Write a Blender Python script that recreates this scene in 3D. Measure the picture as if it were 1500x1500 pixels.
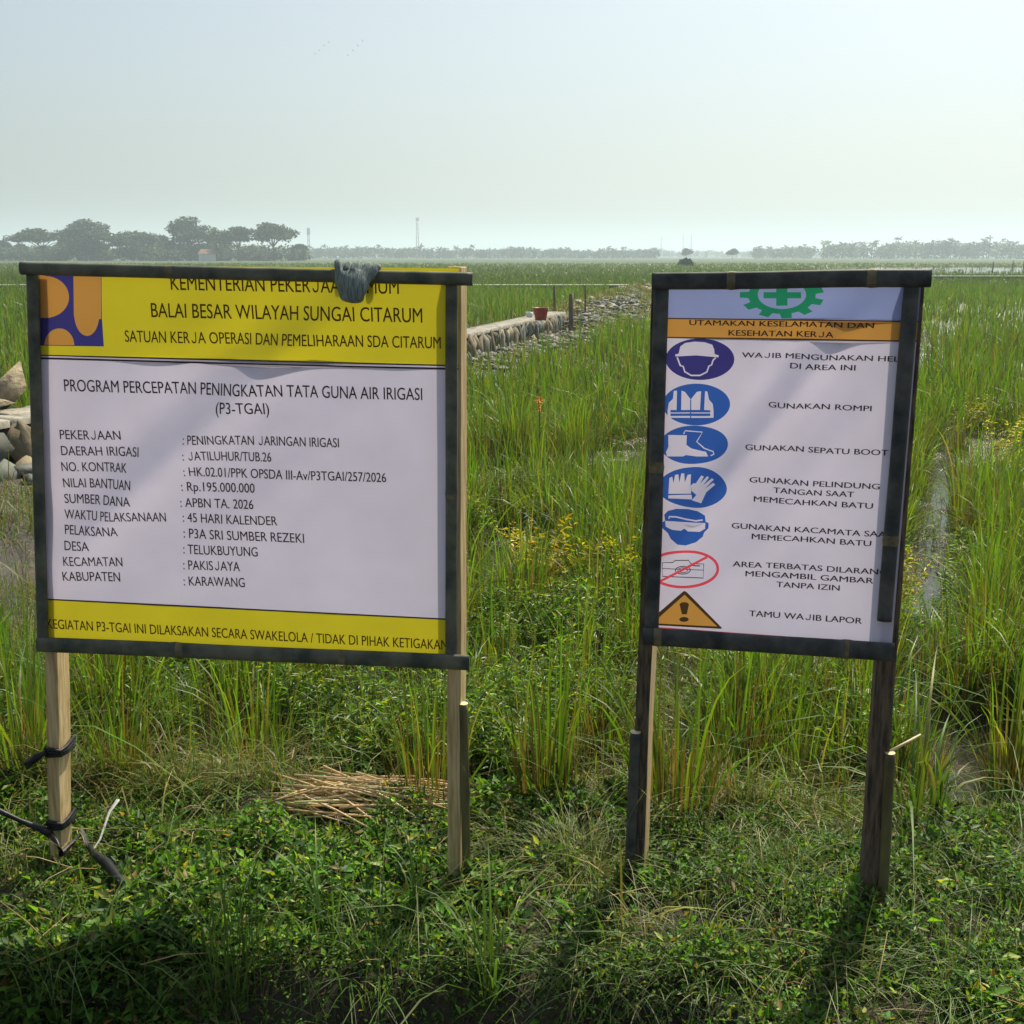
import bpy, bmesh, math, random
import numpy as np
from mathutils import Vector, Matrix, noise as mnoise

for o in list(bpy.data.objects): bpy.data.objects.remove(o, do_unlink=True)
scn = bpy.context.scene
COL = scn.collection
R = math.radians
rng = np.random.default_rng(7)
random.seed(7)

# ------------------------------------------------------------------ camera, sky, sun, exposure
PITCH, FOC, CH = R(13.2), 1600.0, 1.5          # camera tilt, focal length (photo pixels), eye height
cam = bpy.data.cameras.new('camera'); co = bpy.data.objects.new('camera', cam); COL.objects.link(co)
cam.sensor_width = 36; cam.lens = 36 * FOC / 1500; cam.clip_end = 20000; cam.clip_start = .05
co.location = (0, 0, CH); co.rotation_euler = (R(90) - PITCH, 0, 0)
scn.camera = co
SUN_EL, SUN_AZ = R(54), R(31)                  # azimuth right of the view direction (+Y)
w = bpy.data.worlds.new('World'); scn.world = w; w.use_nodes = True
nt = w.node_tree; bg = nt.nodes['Background']
sky = nt.nodes.new('ShaderNodeTexSky'); sky.sky_type = 'NISHITA'; sky.sun_disc = False
sky.sun_elevation = SUN_EL; sky.sun_rotation = SUN_AZ
sky.air_density = 1.0; sky.dust_density = 3.5; sky.ozone_density = 1.2; sky.altitude = 0
hs = nt.nodes.new('ShaderNodeHueSaturation'); hs.inputs['Saturation'].default_value = .62
nt.links.new(sky.outputs[0], hs.inputs['Color']); tn = nt.nodes.new('ShaderNodeMix'); tn.data_type = 'RGBA'; tn.blend_type = 'MULTIPLY'; tn.inputs[0].default_value = 1; tn.inputs[7].default_value = (.97, 1.03, 1.02, 1)
nt.links.new(hs.outputs[0], tn.inputs[6]); nt.links.new(tn.outputs[2], bg.inputs[0])
bg.inputs[1].default_value = .086
sd = bpy.data.lights.new('sun', 'SUN'); sd.energy = 5.0; sd.angle = R(.6); sd.color = (1, .90, .69)
so = bpy.data.objects.new('sun', sd); COL.objects.link(so)
sunv = Vector((math.sin(SUN_AZ) * math.cos(SUN_EL), math.cos(SUN_AZ) * math.cos(SUN_EL), math.sin(SUN_EL)))
so.rotation_euler = sunv.to_track_quat('Z', 'Y').to_euler()
scn.view_settings.view_transform = 'Standard'; scn.view_settings.look = 'None'
scn.view_settings.exposure = 0.52; scn.view_settings.gamma = 1.0
scn.render.engine = 'CYCLES'
cy = scn.cycles
cy.use_denoising = True
cy.max_bounces = 8; cy.transmission_bounces = 6; cy.diffuse_bounces = 4; cy.volume_bounces = 1
cy.sample_clamp_indirect = 6
cy.sample_clamp_direct = 0

# ------------------------------------------------------------------ helpers
def tag(o, label=None, cat=None, group=None, kind=None):
    for k, v in (('label', label), ('category', cat), ('group', group), ('kind', kind)):
        if v: o[k] = v
    return o
def empty(name, loc=(0, 0, 0), rz=0):
    o = bpy.data.objects.new(name, None); COL.objects.link(o); o.location = loc; o.rotation_euler = (0, 0, rz)
    o.empty_display_size = .1
    return o
def link(name, me, mat=None, parent=None):
    o = bpy.data.objects.new(name, me); COL.objects.link(o)
    if mat is not None and not me.materials: me.materials.append(mat)
    if parent is not None: o.parent = parent
    return o
def mesh_np(name, V, F, col=None, smooth=False):
    """V (n,3); F list of int arrays (m,3) and/or (m,4); col (n,3)"""
    me = bpy.data.meshes.new(name)
    V = np.asarray(V, np.float32)
    if not isinstance(F, (list, tuple)): F = [F]
    F = [np.asarray(f, np.int32) for f in F if len(f)]
    me.vertices.add(len(V)); me.vertices.foreach_set('co', V.ravel())
    loops = np.concatenate([f.ravel() for f in F])
    tot = np.concatenate([np.full(len(f), f.shape[1], np.int32) for f in F])
    st = np.concatenate([[0], np.cumsum(tot)[:-1]]).astype(np.int32)
    me.loops.add(len(loops)); me.loops.foreach_set('vertex_index', loops)
    me.polygons.add(len(tot)); me.polygons.foreach_set('loop_start', st); me.polygons.foreach_set('loop_total', tot)
    if smooth: me.polygons.foreach_set('use_smooth', np.ones(len(tot), bool))
    me.update(calc_edges=True); me.validate()
    if col is not None:
        a = me.color_attributes.new('Col', 'FLOAT_COLOR', 'POINT')
        c4 = np.ones((len(V), 4), np.float32); c4[:, :3] = col
        a.data.foreach_set('color', c4.ravel())
    return me
class Acc:
    """collects numpy pieces into one mesh"""
    def __init__(s): s.V = []; s.F = []; s.C = []; s.n = 0
    def add(s, V, F, C=None):
        V = np.asarray(V, float).reshape(-1, 3)
        for f in (F if isinstance(F, (list, tuple)) else [F]): s.F.append(np.asarray(f) + s.n)
        s.V.append(V); s.C.append(np.zeros_like(V) if C is None else np.broadcast_to(C, V.shape)); s.n += len(V)
    def arr(s): return np.concatenate(s.V), s.F, np.concatenate(s.C)
    def mesh(s, name, smooth=False, col=True):
        V, F, C = s.arr()
        q = [f for f in F if f.shape[1] == 4]; t = [f for f in F if f.shape[1] == 3]
        F2 = []
        if q: F2.append(np.concatenate(q))
        if t: F2.append(np.concatenate(t))
        return mesh_np(name, V, F2, C if col else None, smooth)
def bm_obj(name, bm, mat, parent=None, smooth=False):
    me = bpy.data.meshes.new(name); bmesh.ops.recalc_face_normals(bm, faces=bm.faces[:]); bm.to_mesh(me); bm.free()
    if smooth:
        for p in me.polygons: p.use_smooth = True
    return link(name, me, mat, parent)
def bm_box(bm, c, s, rot=None, bevel=0):
    r = bmesh.ops.create_cube(bm, size=1)
    M = Matrix.Translation(c) @ (rot.to_4x4() if rot is not None else Matrix.Identity(4)) @ Matrix.Diagonal((*s, 1))
    bmesh.ops.transform(bm, matrix=M, verts=r['verts'])
    if bevel:
        es = list({e for v in r['verts'] for e in v.link_edges})
        bmesh.ops.bevel(bm, geom=es, offset=bevel, segments=2, affect='EDGES', profile=.6)
def tube(acc, pts, rad, n=8, col=(0, 0, 0), cap=True):
    pts = [Vector(p) for p in pts]
    rad = rad if hasattr(rad, '__len__') else [rad] * len(pts)
    V = []; ref = Vector((.13, .21, 1)).normalized()
    for i, p in enumerate(pts):
        d = (pts[min(i + 1, len(pts) - 1)] - pts[max(i - 1, 0)]).normalized()
        if abs(d.dot(ref)) > .95: ref = Vector((1, .1, .05)).normalized()
        a = d.cross(ref).normalized(); b = d.cross(a)
        for k in range(n):
            t = 2 * math.pi * k / n
            V.append(p + (a * math.cos(t) + b * math.sin(t)) * rad[i])
    F = []
    for i in range(len(pts) - 1):
        for k in range(n):
            F.append((i * n + k, i * n + (k + 1) % n, (i + 1) * n + (k + 1) % n, (i + 1) * n + k))
    T = []
    if cap:
        V.append(pts[0]); V.append(pts[-1]); m = len(pts) * n; e = (len(pts) - 1) * n
        for k in range(n):
            T.append((m, (k + 1) % n, k)); T.append((m + 1, e + k, e + (k + 1) % n))
    acc.add([tuple(v) for v in V], [np.array(F)] + ([np.array(T)] if T else []), col)

# ---- camera rays: a photo pixel -> direction; used once to survey where things stand
Fv = Vector((0, math.cos(PITCH), -math.sin(PITCH))); Uv = Vector((0, math.sin(PITCH), math.cos(PITCH))); CAM = Vector((0, 0, CH))
def ray(px, py): return Fv + Vector((1, 0, 0)) * ((px - 750) / FOC) - Uv * ((py - 750) / FOC)
def at_z(px, py, z): d = ray(px, py); return CAM + d * ((z - CH) / d.z)
def at_y(px, py, y): d = ray(px, py); return CAM + d * (y / d.y)
def pix(x, y, z):
    v = Vector((x, y, z)) - CAM; dz = v.dot(Fv)
    return 750 + FOC * v.x / dz, 750 - FOC * v.dot(Uv) / dz

# ------------------------------------------------------------------ terrain shape
def sstep(a, b, x):
    t = np.clip((x - a) / (b - a), 0, 1); return t * t * (3 - 2 * t)
def vnoise(x, y, s=1.0, seed=0):
    """cheap smooth value noise, vectorised, about -1..1"""
    x = np.asarray(x, float) * s + seed * 17.3; y = np.asarray(y, float) * s - seed * 9.1
    xi = np.floor(x); yi = np.floor(y); fx = x - xi; fy = y - yi
    fx = fx * fx * (3 - 2 * fx); fy = fy * fy * (3 - 2 * fy)
    def h(a, b):
        v = np.sin(a * 127.1 + b * 311.7 + seed * 74.7) * 43758.5453
        return v - np.floor(v)
    return 2 * ((h(xi, yi) * (1 - fx) + h(xi + 1, yi) * fx) * (1 - fy) + (h(xi, yi + 1) * (1 - fx) + h(xi + 1, yi + 1) * fx) * fy) - 1
WALL = [(-7.0, 3.2), (-4.75, 10.2), (-.9, 21.7), (1.45, 30.5)]      # front top edge of the masonry wall (plan)
RIDGE = [(1.45, 30.5), (4.3, 45.), (7.4, 61.)]
def seg_dist(x, y, poly):
    d = np.full(np.shape(x), 1e9)
    for (ax, ay), (bx, by) in zip(poly[:-1], poly[1:]):
        ux, uy = bx - ax, by - ay; t = np.clip(((x - ax) * ux + (y - ay) * uy) / (ux * ux + uy * uy), 0, 1)
        d = np.minimum(d, np.hypot(x - ax - t * ux, y - ay - t * uy))
    return d
MUD = -.40
def height(x, y):
    x = np.asarray(x, float); y = np.asarray(y, float)
    t = y - (2.45 - .12 * x)
    t = t + .07 * vnoise(x, y, 1.7, 3)
    w_ = .30 + .6 * sstep(.1, .9, x + .35 * vnoise(x, y, 2.3, 12))
    e0 = -.42 + .09 * (1 - sstep(.2, .9, x))
    b = sstep(e0 - w_, e0, t) * (1 - sstep(.42, .95, t))
    back = MUD + np.where(y < 30, .028 * vnoise(x, y, 2.2, 1) + .028 * vnoise(x, y, 6.3, 2) + .014 * vnoise(x, y, 15, 9), 0)
    lane = np.exp(-((x / np.maximum(y, .5) - .405 - .02 * np.sin(y * 2.1)) / .035) ** 2) * sstep(2.9, 3.4, y) * (1 - sstep(9, 12, y))
    lane2 = np.exp(-((x / np.maximum(y, .5) - .04 - .05 * np.sin(y * 1.6)) / .03) ** 2) * sstep(3.5, 4.2, y) * (1 - sstep(7, 8, y))
    back = back - .045 * np.maximum(lane, lane2) * np.clip(.55 + 1.1 * vnoise(x, y, 3.4, 14), 0, 1) + .03 * np.maximum(lane, lane2) * np.clip(vnoise(x, y, 9, 15), 0, 1)
    front = -.62
    base = np.where(t < 0, front, back)
    z = base * (1 - b) + b * (-.06 + .025 * vnoise(x, y, 3.1, 5) + .012 * vnoise(x, y, 9, 6))
    z = z + .5 * sstep(-1.5, -2.2, t)                                # the road shoulder under the viewer
    d = seg_dist(x, y, WALL)
    z = np.where(y > 4, z - .12 * (1 - sstep(.3, 1.6, d)), z)
    r = seg_dist(x, y, RIDGE)
    z = z + np.where(y > 25, .34 * (1 - sstep(.15, 1.9, r)) * (1 + .25 * vnoise(x, y, 1.1, 8)), 0)
    return z
def ground_at(px, py):
    d = ray(px, py); p = CAM.copy(); s = .02
    while p.z > float(height(p.x, p.y)) and p.y < 400:
        p = p + d * s; s *= 1.01
    return Vector((p.x, p.y, float(height(p.x, p.y))))

# ------------------------------------------------------------------ materials
def mat(name):
    m = bpy.data.materials.new(name); m.use_nodes = True
    n = m.node_tree.nodes; l = m.node_tree.links; return m, n, l, n['Principled BSDF']
def noise_tex(n, l, scale, detail=4, coord='Object', vec=(1, 1, 1), rough=.55):
    tc = n.new('ShaderNodeTexCoord'); mp = n.new('ShaderNodeMapping'); mp.inputs['Scale'].default_value = vec
    t = n.new('ShaderNodeTexNoise'); t.inputs['Scale'].default_value = scale; t.inputs['Detail'].default_value = detail; t.inputs['Roughness'].default_value = rough
    l.new(tc.outputs[coord], mp.inputs[0]); l.new(mp.outputs[0], t.inputs['Vector']); return t
def ramp(n, l, src, stops):
    r = n.new('ShaderNodeValToRGB'); e = r.color_ramp.elements
    while len(e) < len(stops): e.new(.5)
    for k, (p, c) in enumerate(stops): e[k].position = p; e[k].color = (*c, 1)
    l.new(src, r.inputs[0]); return r
def bump(n, l, src, b, strength=.4, dist=.01):
    u = n.new('ShaderNodeBump'); u.inputs['Strength'].default_value = strength; u.inputs['Distance'].default_value = dist
    l.new(src, u.inputs['Height']); l.new(u.outputs[0], b.inputs['Normal']); return u
def simple(name, c0, c1, scale=30, rough=.7, vec=(1, 1, 1), bs=.3, bd=.004, spec=.4, metal=0, lo=.35, hi=.65):
    m, n, l, b = mat(name); t = noise_tex(n, l, scale, 5, vec=vec)
    r = ramp(n, l, t.outputs['Fac'], [(lo, c0), (hi, c1)]); l.new(r.outputs[0], b.inputs['Base Color'])
    b.inputs['Roughness'].default_value = rough; b.inputs['Specular IOR Level'].default_value = spec; b.inputs['Metallic'].default_value = metal
    if bs: bump(n, l, t.outputs['Fac'], b, bs, bd)
    return m
def leaf_mat(name, trans=.45, rough=.4, spec=.5, tcol=(1.3, 1.35, .45)):
    m, n, l, b = mat(name)
    a = n.new('ShaderNodeAttribute'); a.attribute_name = 'Col'
    oi = n.new('ShaderNodeObjectInfo'); mr = n.new('ShaderNodeMapRange'); mr.inputs['To Min'].default_value = .8; mr.inputs['To Max'].default_value = 1.2
    l.new(oi.outputs['Random'], mr.inputs['Value'])
    h = n.new('ShaderNodeHueSaturation'); l.new(a.outputs['Color'], h.inputs['Color']); l.new(mr.outputs[0], h.inputs['Value'])
    l.new(h.outputs[0], b.inputs['Base Color'])
    b.inputs['Roughness'].default_value = rough; b.inputs['Specular IOR Level'].default_value = spec
    tr = n.new('ShaderNodeBsdfTranslucent'); mx = n.new('ShaderNodeMix'); mx.data_type = 'RGBA'; mx.blend_type = 'MULTIPLY'; mx.inputs[0].default_value = 1
    l.new(h.outputs[0], mx.inputs[6]); mx.inputs[7].default_value = (*tcol, 1); l.new(mx.outputs[2], tr.inputs['Color'])
    ms = n.new('ShaderNodeMixShader'); ms.inputs[0].default_value = trans
    l.new(b.outputs[0], ms.inputs[1]); l.new(tr.outputs[0], ms.inputs[2]); l.new(ms.outputs[0], n['Material Output'].inputs[0])
    return m
M = {}
M['rice'] = leaf_mat('rice_blade', .49, .42, .45, (1.45, 1.5, .4))
M['weed'] = leaf_mat('weed_leaf', .55, .36, .5, (1.5, 1.5, .4))
M['cover'] = leaf_mat('creeper_leaf', .48, .5, .35, (1.5, 1.45, .4))
M['tuft'] = leaf_mat('fine_grass', .4, .5, .4)
M['tree'] = leaf_mat('tree_leaf', .25, .6, .3, (1.1, 1.2, .6))
M['straw'] = leaf_mat('straw_stem', .2, .5, .4, (1.1, 1., .8))
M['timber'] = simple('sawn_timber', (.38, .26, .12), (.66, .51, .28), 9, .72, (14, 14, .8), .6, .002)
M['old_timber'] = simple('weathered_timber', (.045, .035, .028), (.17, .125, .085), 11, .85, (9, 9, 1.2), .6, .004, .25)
M['bamboo'] = simple('green_black_bamboo', (.045, .058, .048), (.15, .15, .11), 16, .6, (1, 1, 1), .35, .002, .3)
M['bamboo_dark'] = simple('dark_bamboo', (.028, .034, .038), (.10, .10, .095), 18, .6, (1, 1, 1), .35, .002, .3)
M['bamboo_node'] = simple('bamboo_node', (.10, .085, .05), (.2, .16, .09), 60, .6, (1, 1, 1), .3, .001)
M['stake'] = simple('bamboo_stake', (.06, .055, .025), (.16, .14, .06), 8, .5, (4, 4, .8), .2, .001)
M['cut'] = simple('cut_bamboo', (.5, .42, .24), (.62, .54, .34), 60, .7)
M['concrete'] = simple('wall_concrete', (.16, .15, .13), (.36, .34, .29), 9, .95, (1, 1, 1), .9, .03, .2)
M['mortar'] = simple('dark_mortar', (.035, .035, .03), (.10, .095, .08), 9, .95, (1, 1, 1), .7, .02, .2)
M['rock'] = simple('grey_rock', (.18, .17, .15), (.42, .38, .31), 4, .9, (1, 1, 1), .6, .02, .3)
M['tan_rock'] = simple('tan_rock', (.20, .17, .125), (.38, .32, .23), 13, .95, (1, 1, 1), 1.0, .03, .15)
M['wet_rock'] = simple('dark_wet_rock', (.045, .05, .052), (.19, .19, .175), 5, .65, (1, 1, 1), .7, .02, .4)
M['bucket'] = simple('red_plastic', (.28, .035, .025), (.38, .06, .04), 12, .45, bs=.05)
M['glove'] = simple('knit_glove', (.10, .14, .14), (.26, .30, .28), 320, .95, (1, .3, .12), .9, .003, .15)
M['black_plastic'] = simple('black_plastic', (.006, .006, .008), (.018, .018, .02), 40, .45, bs=.5, bd=.003, spec=.3)
M['white_cloth'] = simple('white_cloth', (.6, .6, .6), (.75, .75, .73), 30, .8)
M['pole_wood'] = simple('grey_stick', (.09, .065, .045), (.2, .155, .11), 10, .8, (6, 6, .8), .3, .003)
M['steel'] = simple('painted_steel', (.2, .2, .21), (.3, .3, .31), 3, .6, bs=0)
M['bark'] = simple('tree_bark', (.06, .05, .04), (.13, .11, .09), 2, .9, (3, 3, .5), .4, .05)
M['roof'] = simple('clay_roof', (.2, .1, .07), (.3, .16, .11), 1, .8, bs=0)
M['plaster'] = simple('white_plaster', (.6, .6, .58), (.72, .72, .7), .6, .8, bs=0)
M['bird'] = simple('bird_feathers', (.05, .05, .05), (.1, .1, .1), 20, .8, bs=0)
M['flower'] = simple('orange_petal', (.6, .27, .02), (.75, .4, .04), 40, .6, bs=0)
m, n, l, b = mat('clear_plastic_film')
b.inputs['Base Color'].default_value = (.5, .52, .54, 1); b.inputs['Roughness'].default_value = .2; b.inputs['Alpha'].default_value = .5; b.inputs['Specular IOR Level'].default_value = .8
M['film'] = m
def print_mat(name, c, trans=.5, tint=(1, 1, 1), var=.05):
    """printed vinyl banner cloth: ink colour, partly see-through to light"""
    m, n, l, b = mat(name); t = noise_tex(n, l, 7, 4)
    r = ramp(n, l, t.outputs['Fac'], [(.3, tuple(x * (1 - var) for x in c)), (.7, tuple(min(1, x * (1 + var)) for x in c))])
    l.new(r.outputs[0], b.inputs['Base Color']); b.inputs['Roughness'].default_value = .5; b.inputs['Specular IOR Level'].default_value = .25
    t2 = noise_tex(n, l, 900, 1); bump(n, l, t2.outputs['Fac'], b, .08, .0004)
    tr = n.new('ShaderNodeBsdfTranslucent'); mx = n.new('ShaderNodeMix'); mx.data_type = 'RGBA'; mx.blend_type = 'MULTIPLY'; mx.inputs[0].default_value = 1
    l.new(r.outputs[0], mx.inputs[6]); mx.inputs[7].default_value = (*tint, 1); l.new(mx.outputs[2], tr.inputs['Color'])
    ms = n.new('ShaderNodeMixShader'); ms.inputs[0].default_value = trans
    l.new(b.outputs[0], ms.inputs[1]); l.new(tr.outputs[0], ms.inputs[2]); l.new(ms.outputs[0], n['Material Output'].inputs[0]); return m
TR = .27
M['p_white'] = print_mat('banner_white', (.72, .67, .85), TR)
M['p_yellow'] = print_mat('banner_yellow', (.70, .60, .025), TR)
M['p_orange'] = print_mat('banner_orange', (.62, .31, .07), TR)
M['p_navy'] = print_mat('banner_navy', (.045, .04, .22), .3)
M['p_blue'] = print_mat('banner_blue', (.03, .10, .42), .35)
M['p_lilac'] = print_mat('banner_lilac', (.30, .36, .68), TR)
M['p_green'] = print_mat('banner_green', (.015, .22, .12), .35)
M['p_red'] = print_mat('banner_red', (.62, .06, .10), .4)
M['p_ink'] = print_mat('banner_ink', (.04, .028, .045), .15)
M['p_ink_brown'] = print_mat('banner_ink_brown', (.10, .055, .02), .15)

# ground sheet: mud near, paddy green towards the horizon
m, n, l, b = mat('paddy_ground')
geo = n.new('ShaderNodeNewGeometry'); sep = n.new('ShaderNodeSeparateXYZ'); l.new(geo.outputs['Position'], sep.inputs[0])
t1 = noise_tex(n, l, 3.2, 8); mud = ramp(n, l, t1.outputs['Fac'], [(.3, (.022, .017, .012)), (.55, (.05, .038, .025)), (.75, (.09, .07, .045))])
t2 = noise_tex(n, l, .05, 9, vec=(1, .35, 1), rough=.7); fld = ramp(n, l, t2.outputs['Fac'], [(.3, (.032, .062, .02)), (.5, (.045, .078, .023)), (.7, (.065, .085, .03))])
mr = n.new('ShaderNodeMapRange'); mr.inputs['From Min'].default_value = 18; mr.inputs['From Max'].default_value = 60; l.new(sep.outputs['Y'], mr.inputs['Value'])
mx = n.new('ShaderNodeMix'); mx.data_type = 'RGBA'; l.new(mr.outputs[0], mx.inputs[0]); l.new(mud.outputs[0], mx.inputs[6]); l.new(fld.outputs[0], mx.inputs[7]); l.new(mx.outputs[2], b.inputs['Base Color'])
t3 = noise_tex(n, l, 26, 8, rough=.7); bump(n, l, t3.outputs['Fac'], b, .9, .03)
rr = n.new('ShaderNodeMapRange'); rr.inputs['From Min'].default_value = -.36; rr.inputs['From Max'].default_value = -.2; rr.inputs['To Min'].default_value = .25; rr.inputs['To Max'].default_value = .9; l.new(sep.outputs['Z'], rr.inputs['Value'])
mxr = n.new('ShaderNodeMath'); mxr.operation = 'MAXIMUM'; l.new(rr.outputs[0], mxr.inputs[0]); l.new(mr.outputs[0], mxr.inputs[1]); l.new(mxr.outputs[0], b.inputs['Roughness'])
M['ground'] = m
m, n, l, b = mat('paddy_water')
b.inputs['Base Color'].default_value = (.03, .028, .02, 1); b.inputs['Roughness'].default_value = .06; b.inputs['IOR'].default_value = 1.33; b.inputs['Specular IOR Level'].default_value = .6
t = noise_tex(n, l, 14, 4); bump(n, l, t.outputs['Fac'], b, .25, .02); M['water'] = m

# ------------------------------------------------------------------ ground, water
def axis(dense0, dense1, step, lo, hi, g=1.026):
    a = list(np.arange(dense0, dense1 + 1e-6, step)); s = step
    while a[-1] < hi: s *= g; a.append(min(a[-1] + s, hi))
    s = step
    while a[0] > lo: s *= g; a.insert(0, max(a[0] - s, lo))
    return np.array(a)
gx = axis(-5, 5, .05, -5000, 5000); gy = axis(.3, 8, .05, -60, 7000)
XX, YY = np.meshgrid(gx, gy); ZZ = height(XX, YY)
nx, ny = len(gx), len(gy)
idx = np.arange(nx * ny).reshape(ny, nx)
Fq = np.stack([idx[:-1, :-1], idx[:-1, 1:], idx[1:, 1:], idx[1:, :-1]], -1).reshape(-1, 4)
tag(link('ground', mesh_np('ground', np.stack([XX, YY, ZZ], -1).reshape(-1, 3), Fq, smooth=True), M['ground']), kind='structure')
def sheet(name, pts, z, m):
    me = bpy.data.meshes.new(name); me.from_pydata([(x, y, z) for x, y in pts], [], [tuple(range(len(pts)))]); me.update()
    return tag(link(name, me, m), kind='structure')
sheet('water', [(-1.5, 3.0), (9, 3.0), (16, 24), (3.4, 24), (.4, 12)], -.405, M['water'])
sheet('water', [(38, 112), (150, 112), (190, 180), (58, 180)], -.33, M['water'])
sheet('water', [(-26, 40), (-12, 40), (-10, 52), (-24, 52)], -.385, M['water'])

# ------------------------------------------------------------------ sign geometry in sign-local metres: X along, Y away from viewer, Z up
class Plane:
    def __init__(s, p0, p1):
        s.o = Vector((p0.x, p0.y, 0)); a = Vector((p1.x - p0.x, p1.y - p0.y, 0)).normalized()
        s.a = a; s.nrm = a.cross(Vector((0, 0, 1))); s.rz = math.atan2(a.y, a.x)
    def loc(s, px, py):
        d = ray(px, py); t = (s.o - CAM).dot(s.nrm) / d.dot(s.nrm); p = CAM + d * t - s.o
        return np.array([p.dot(s.a), p.z])
def fold(x, z, seed, H, W):
    """shallow billow and folds of a stretched vinyl banner: metres towards the viewer"""
    u = x / W; v = z / H
    e = np.clip(np.minimum(np.minimum(u, 1 - u), np.minimum(v, 1 - v)) * 5, 0, 1)
    q = (v - .25) - .95 * (u - .1)
    f = .016 * np.exp(-(q / .06) ** 2) - .012 * np.exp(-((q - .15) / .07) ** 2) + .006 * np.exp(-((q + .3) / .08) ** 2) + .0015 * np.exp(-((v - .55 * u - .62) / .05) ** 2)
    f = f + .0038 * vnoise(u * .6 - v * .8, u * .8 + v * .5, 4, seed) + .0018 * vnoise(u - v, .4 * u + .4 * v, 11, seed + 1)
    return f * e
class Banner:
    def __init__(s, P, corners, seed):
        """corners: photo pixels TL TR BR BL"""
        s.P = P; s.c = [P.loc(*c) for c in corners]; s.seed = seed; s.names = []
        s.W = s.c[1][0] - s.c[0][0]; s.H = s.c[0][1] - s.c[3][1]; s.x0 = s.c[3][0]; s.z0 = s.c[3][1]
    def off(s, x, z): return fold(np.asarray(x) - s.x0, np.asarray(z) - s.z0, s.seed, s.H, s.W)
    def build(s, parent, bands):
        """bands: list of (left pixel, right pixel, material) lower edges from the top down; the last one ends at the bottom"""
        s.o = link('banner', bpy.data.meshes.new('banner'), None, parent); s.marks = []; s.bands = bands; return s.o
    def shape(s, name, items):
        """items: list of (material, level, polygon in photo pixels [, 'stroke', width px, closed]) -> one printed mark"""
        for it in items:
            mt, lvl, pts = it[:3]
            for pl in ([pts] if len(it) == 3 else strokes(pts, it[4], it[5])): s.marks.append((mt, lvl, [s.P.loc(*q) for q in pl], len(s.names)))
        s.names.append(name)
    names = None
    def finish(s):
        """cut bands and printed marks into one flush sheet, each mark its own child mesh"""
        from mathutils.geometry import delaunay_2d_cdt
        cl, cr = s.c[0], s.c[1]; edges = [(cl, cr)] + [(s.P.loc(*lp), s.P.loc(*rp)) if lp else (s.c[3], s.c[2]) for lp, rp, _ in s.bands]
        def line(k):
            a, b2 = edges[k]
            if k in (0, len(edges) - 1): return a, b2
            sl = (b2[1] - a[1]) / (b2[0] - a[0]); f = (s.c[0][1] - a[1]) / s.H
            xl = s.c[0][0] * (1 - f) + s.c[3][0] * f; xr = s.c[1][0] * (1 - f) + s.c[2][0] * f
            return np.array([xl, a[1] + sl * (xl - a[0])]), np.array([xr, a[1] + sl * (xr - a[0])])
        polys = []
        for k, (_, _, mt) in enumerate(s.bands):
            a0, b0 = line(k); a1, b1 = line(k + 1); polys.append((mt, 0, [a0, a1, b1, b0], None))
        polys += s.marks; vc = []; fc = []
        for mt, lvl, pts, ow in polys:
            ar = sum(pts[i][0] * pts[(i + 1) % len(pts)][1] - pts[(i + 1) % len(pts)][0] * pts[i][1] for i in range(len(pts)))
            if ar < 0: pts = pts[::-1]
            fc.append(list(range(len(vc), len(vc) + len(pts)))); vc += [Vector((float(q[0]), float(q[1]))) for q in pts]
        xs = [c[0] for c in s.c]; zs = [c[1] for c in s.c]; st = .011; r_ = np.random.default_rng(3)
        for x in np.arange(min(xs), max(xs), st):
            for z in np.arange(min(zs), max(zs), st): vc.append(Vector((float(x + r_.uniform(-.2, .2) * st), float(z + r_.uniform(-.2, .2) * st))))
        v2, _, f2, _, _, of = delaunay_2d_cdt(vc, [], fc, 1, 1e-6, True)
        co = [(v.x, -float(s.off(v.x, v.y)), v.y) for v in v2]; own = {}
        for f, ids in zip(f2, of):
            if not any(polys[i][3] is None for i in ids): continue
            top = max(ids, key=lambda i: (polys[i][1], i)); mt, _, _, ow = polys[top]
            if mt == 'p_white': ow = None
            own.setdefault(ow, []).append((f, mt))
        for ow, fl in own.items():
            mats = sorted({m_ for _, m_ in fl}); used = sorted({i for f, _ in fl for i in f}); mp = {i: k for k, i in enumerate(used)}
            me = s.o.data if ow is None else bpy.data.meshes.new(s.names[ow])
            F = []
            for f, m_ in fl:
                a, b_, c = (co[i] for i in f[:3]); n_ = (b_[2] - a[2]) * (c[0] - a[0]) - (b_[0] - a[0]) * (c[2] - a[2])
                F.append([mp[i] for i in (f if n_ < 0 else f[::-1])])
            me.from_pydata([co[i] for i in used], [], F)
            for m_ in mats: me.materials.append(M[m_])
            me.polygons.foreach_set('material_index', [mats.index(m_) for _, m_ in fl]); me.polygons.foreach_set('use_smooth', [True] * len(F)); me.update()
            e_ = 5e-4; X_ = np.array([co[i][0] for i in used]); Z_ = np.array([co[i][2] for i in used])
            gx_ = (s.off(X_ + e_, Z_) - s.off(X_ - e_, Z_)) / (2 * e_); gz_ = (s.off(X_, Z_ + e_) - s.off(X_, Z_ - e_)) / (2 * e_)
            N_ = np.stack([-gx_, -np.ones_like(gx_), -gz_], -1); N_ /= np.linalg.norm(N_, axis=1)[:, None]; me.normals_split_custom_set_from_vertices(N_.tolist())
            if ow is not None: link(s.names[ow], me, None, s.o)
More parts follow.
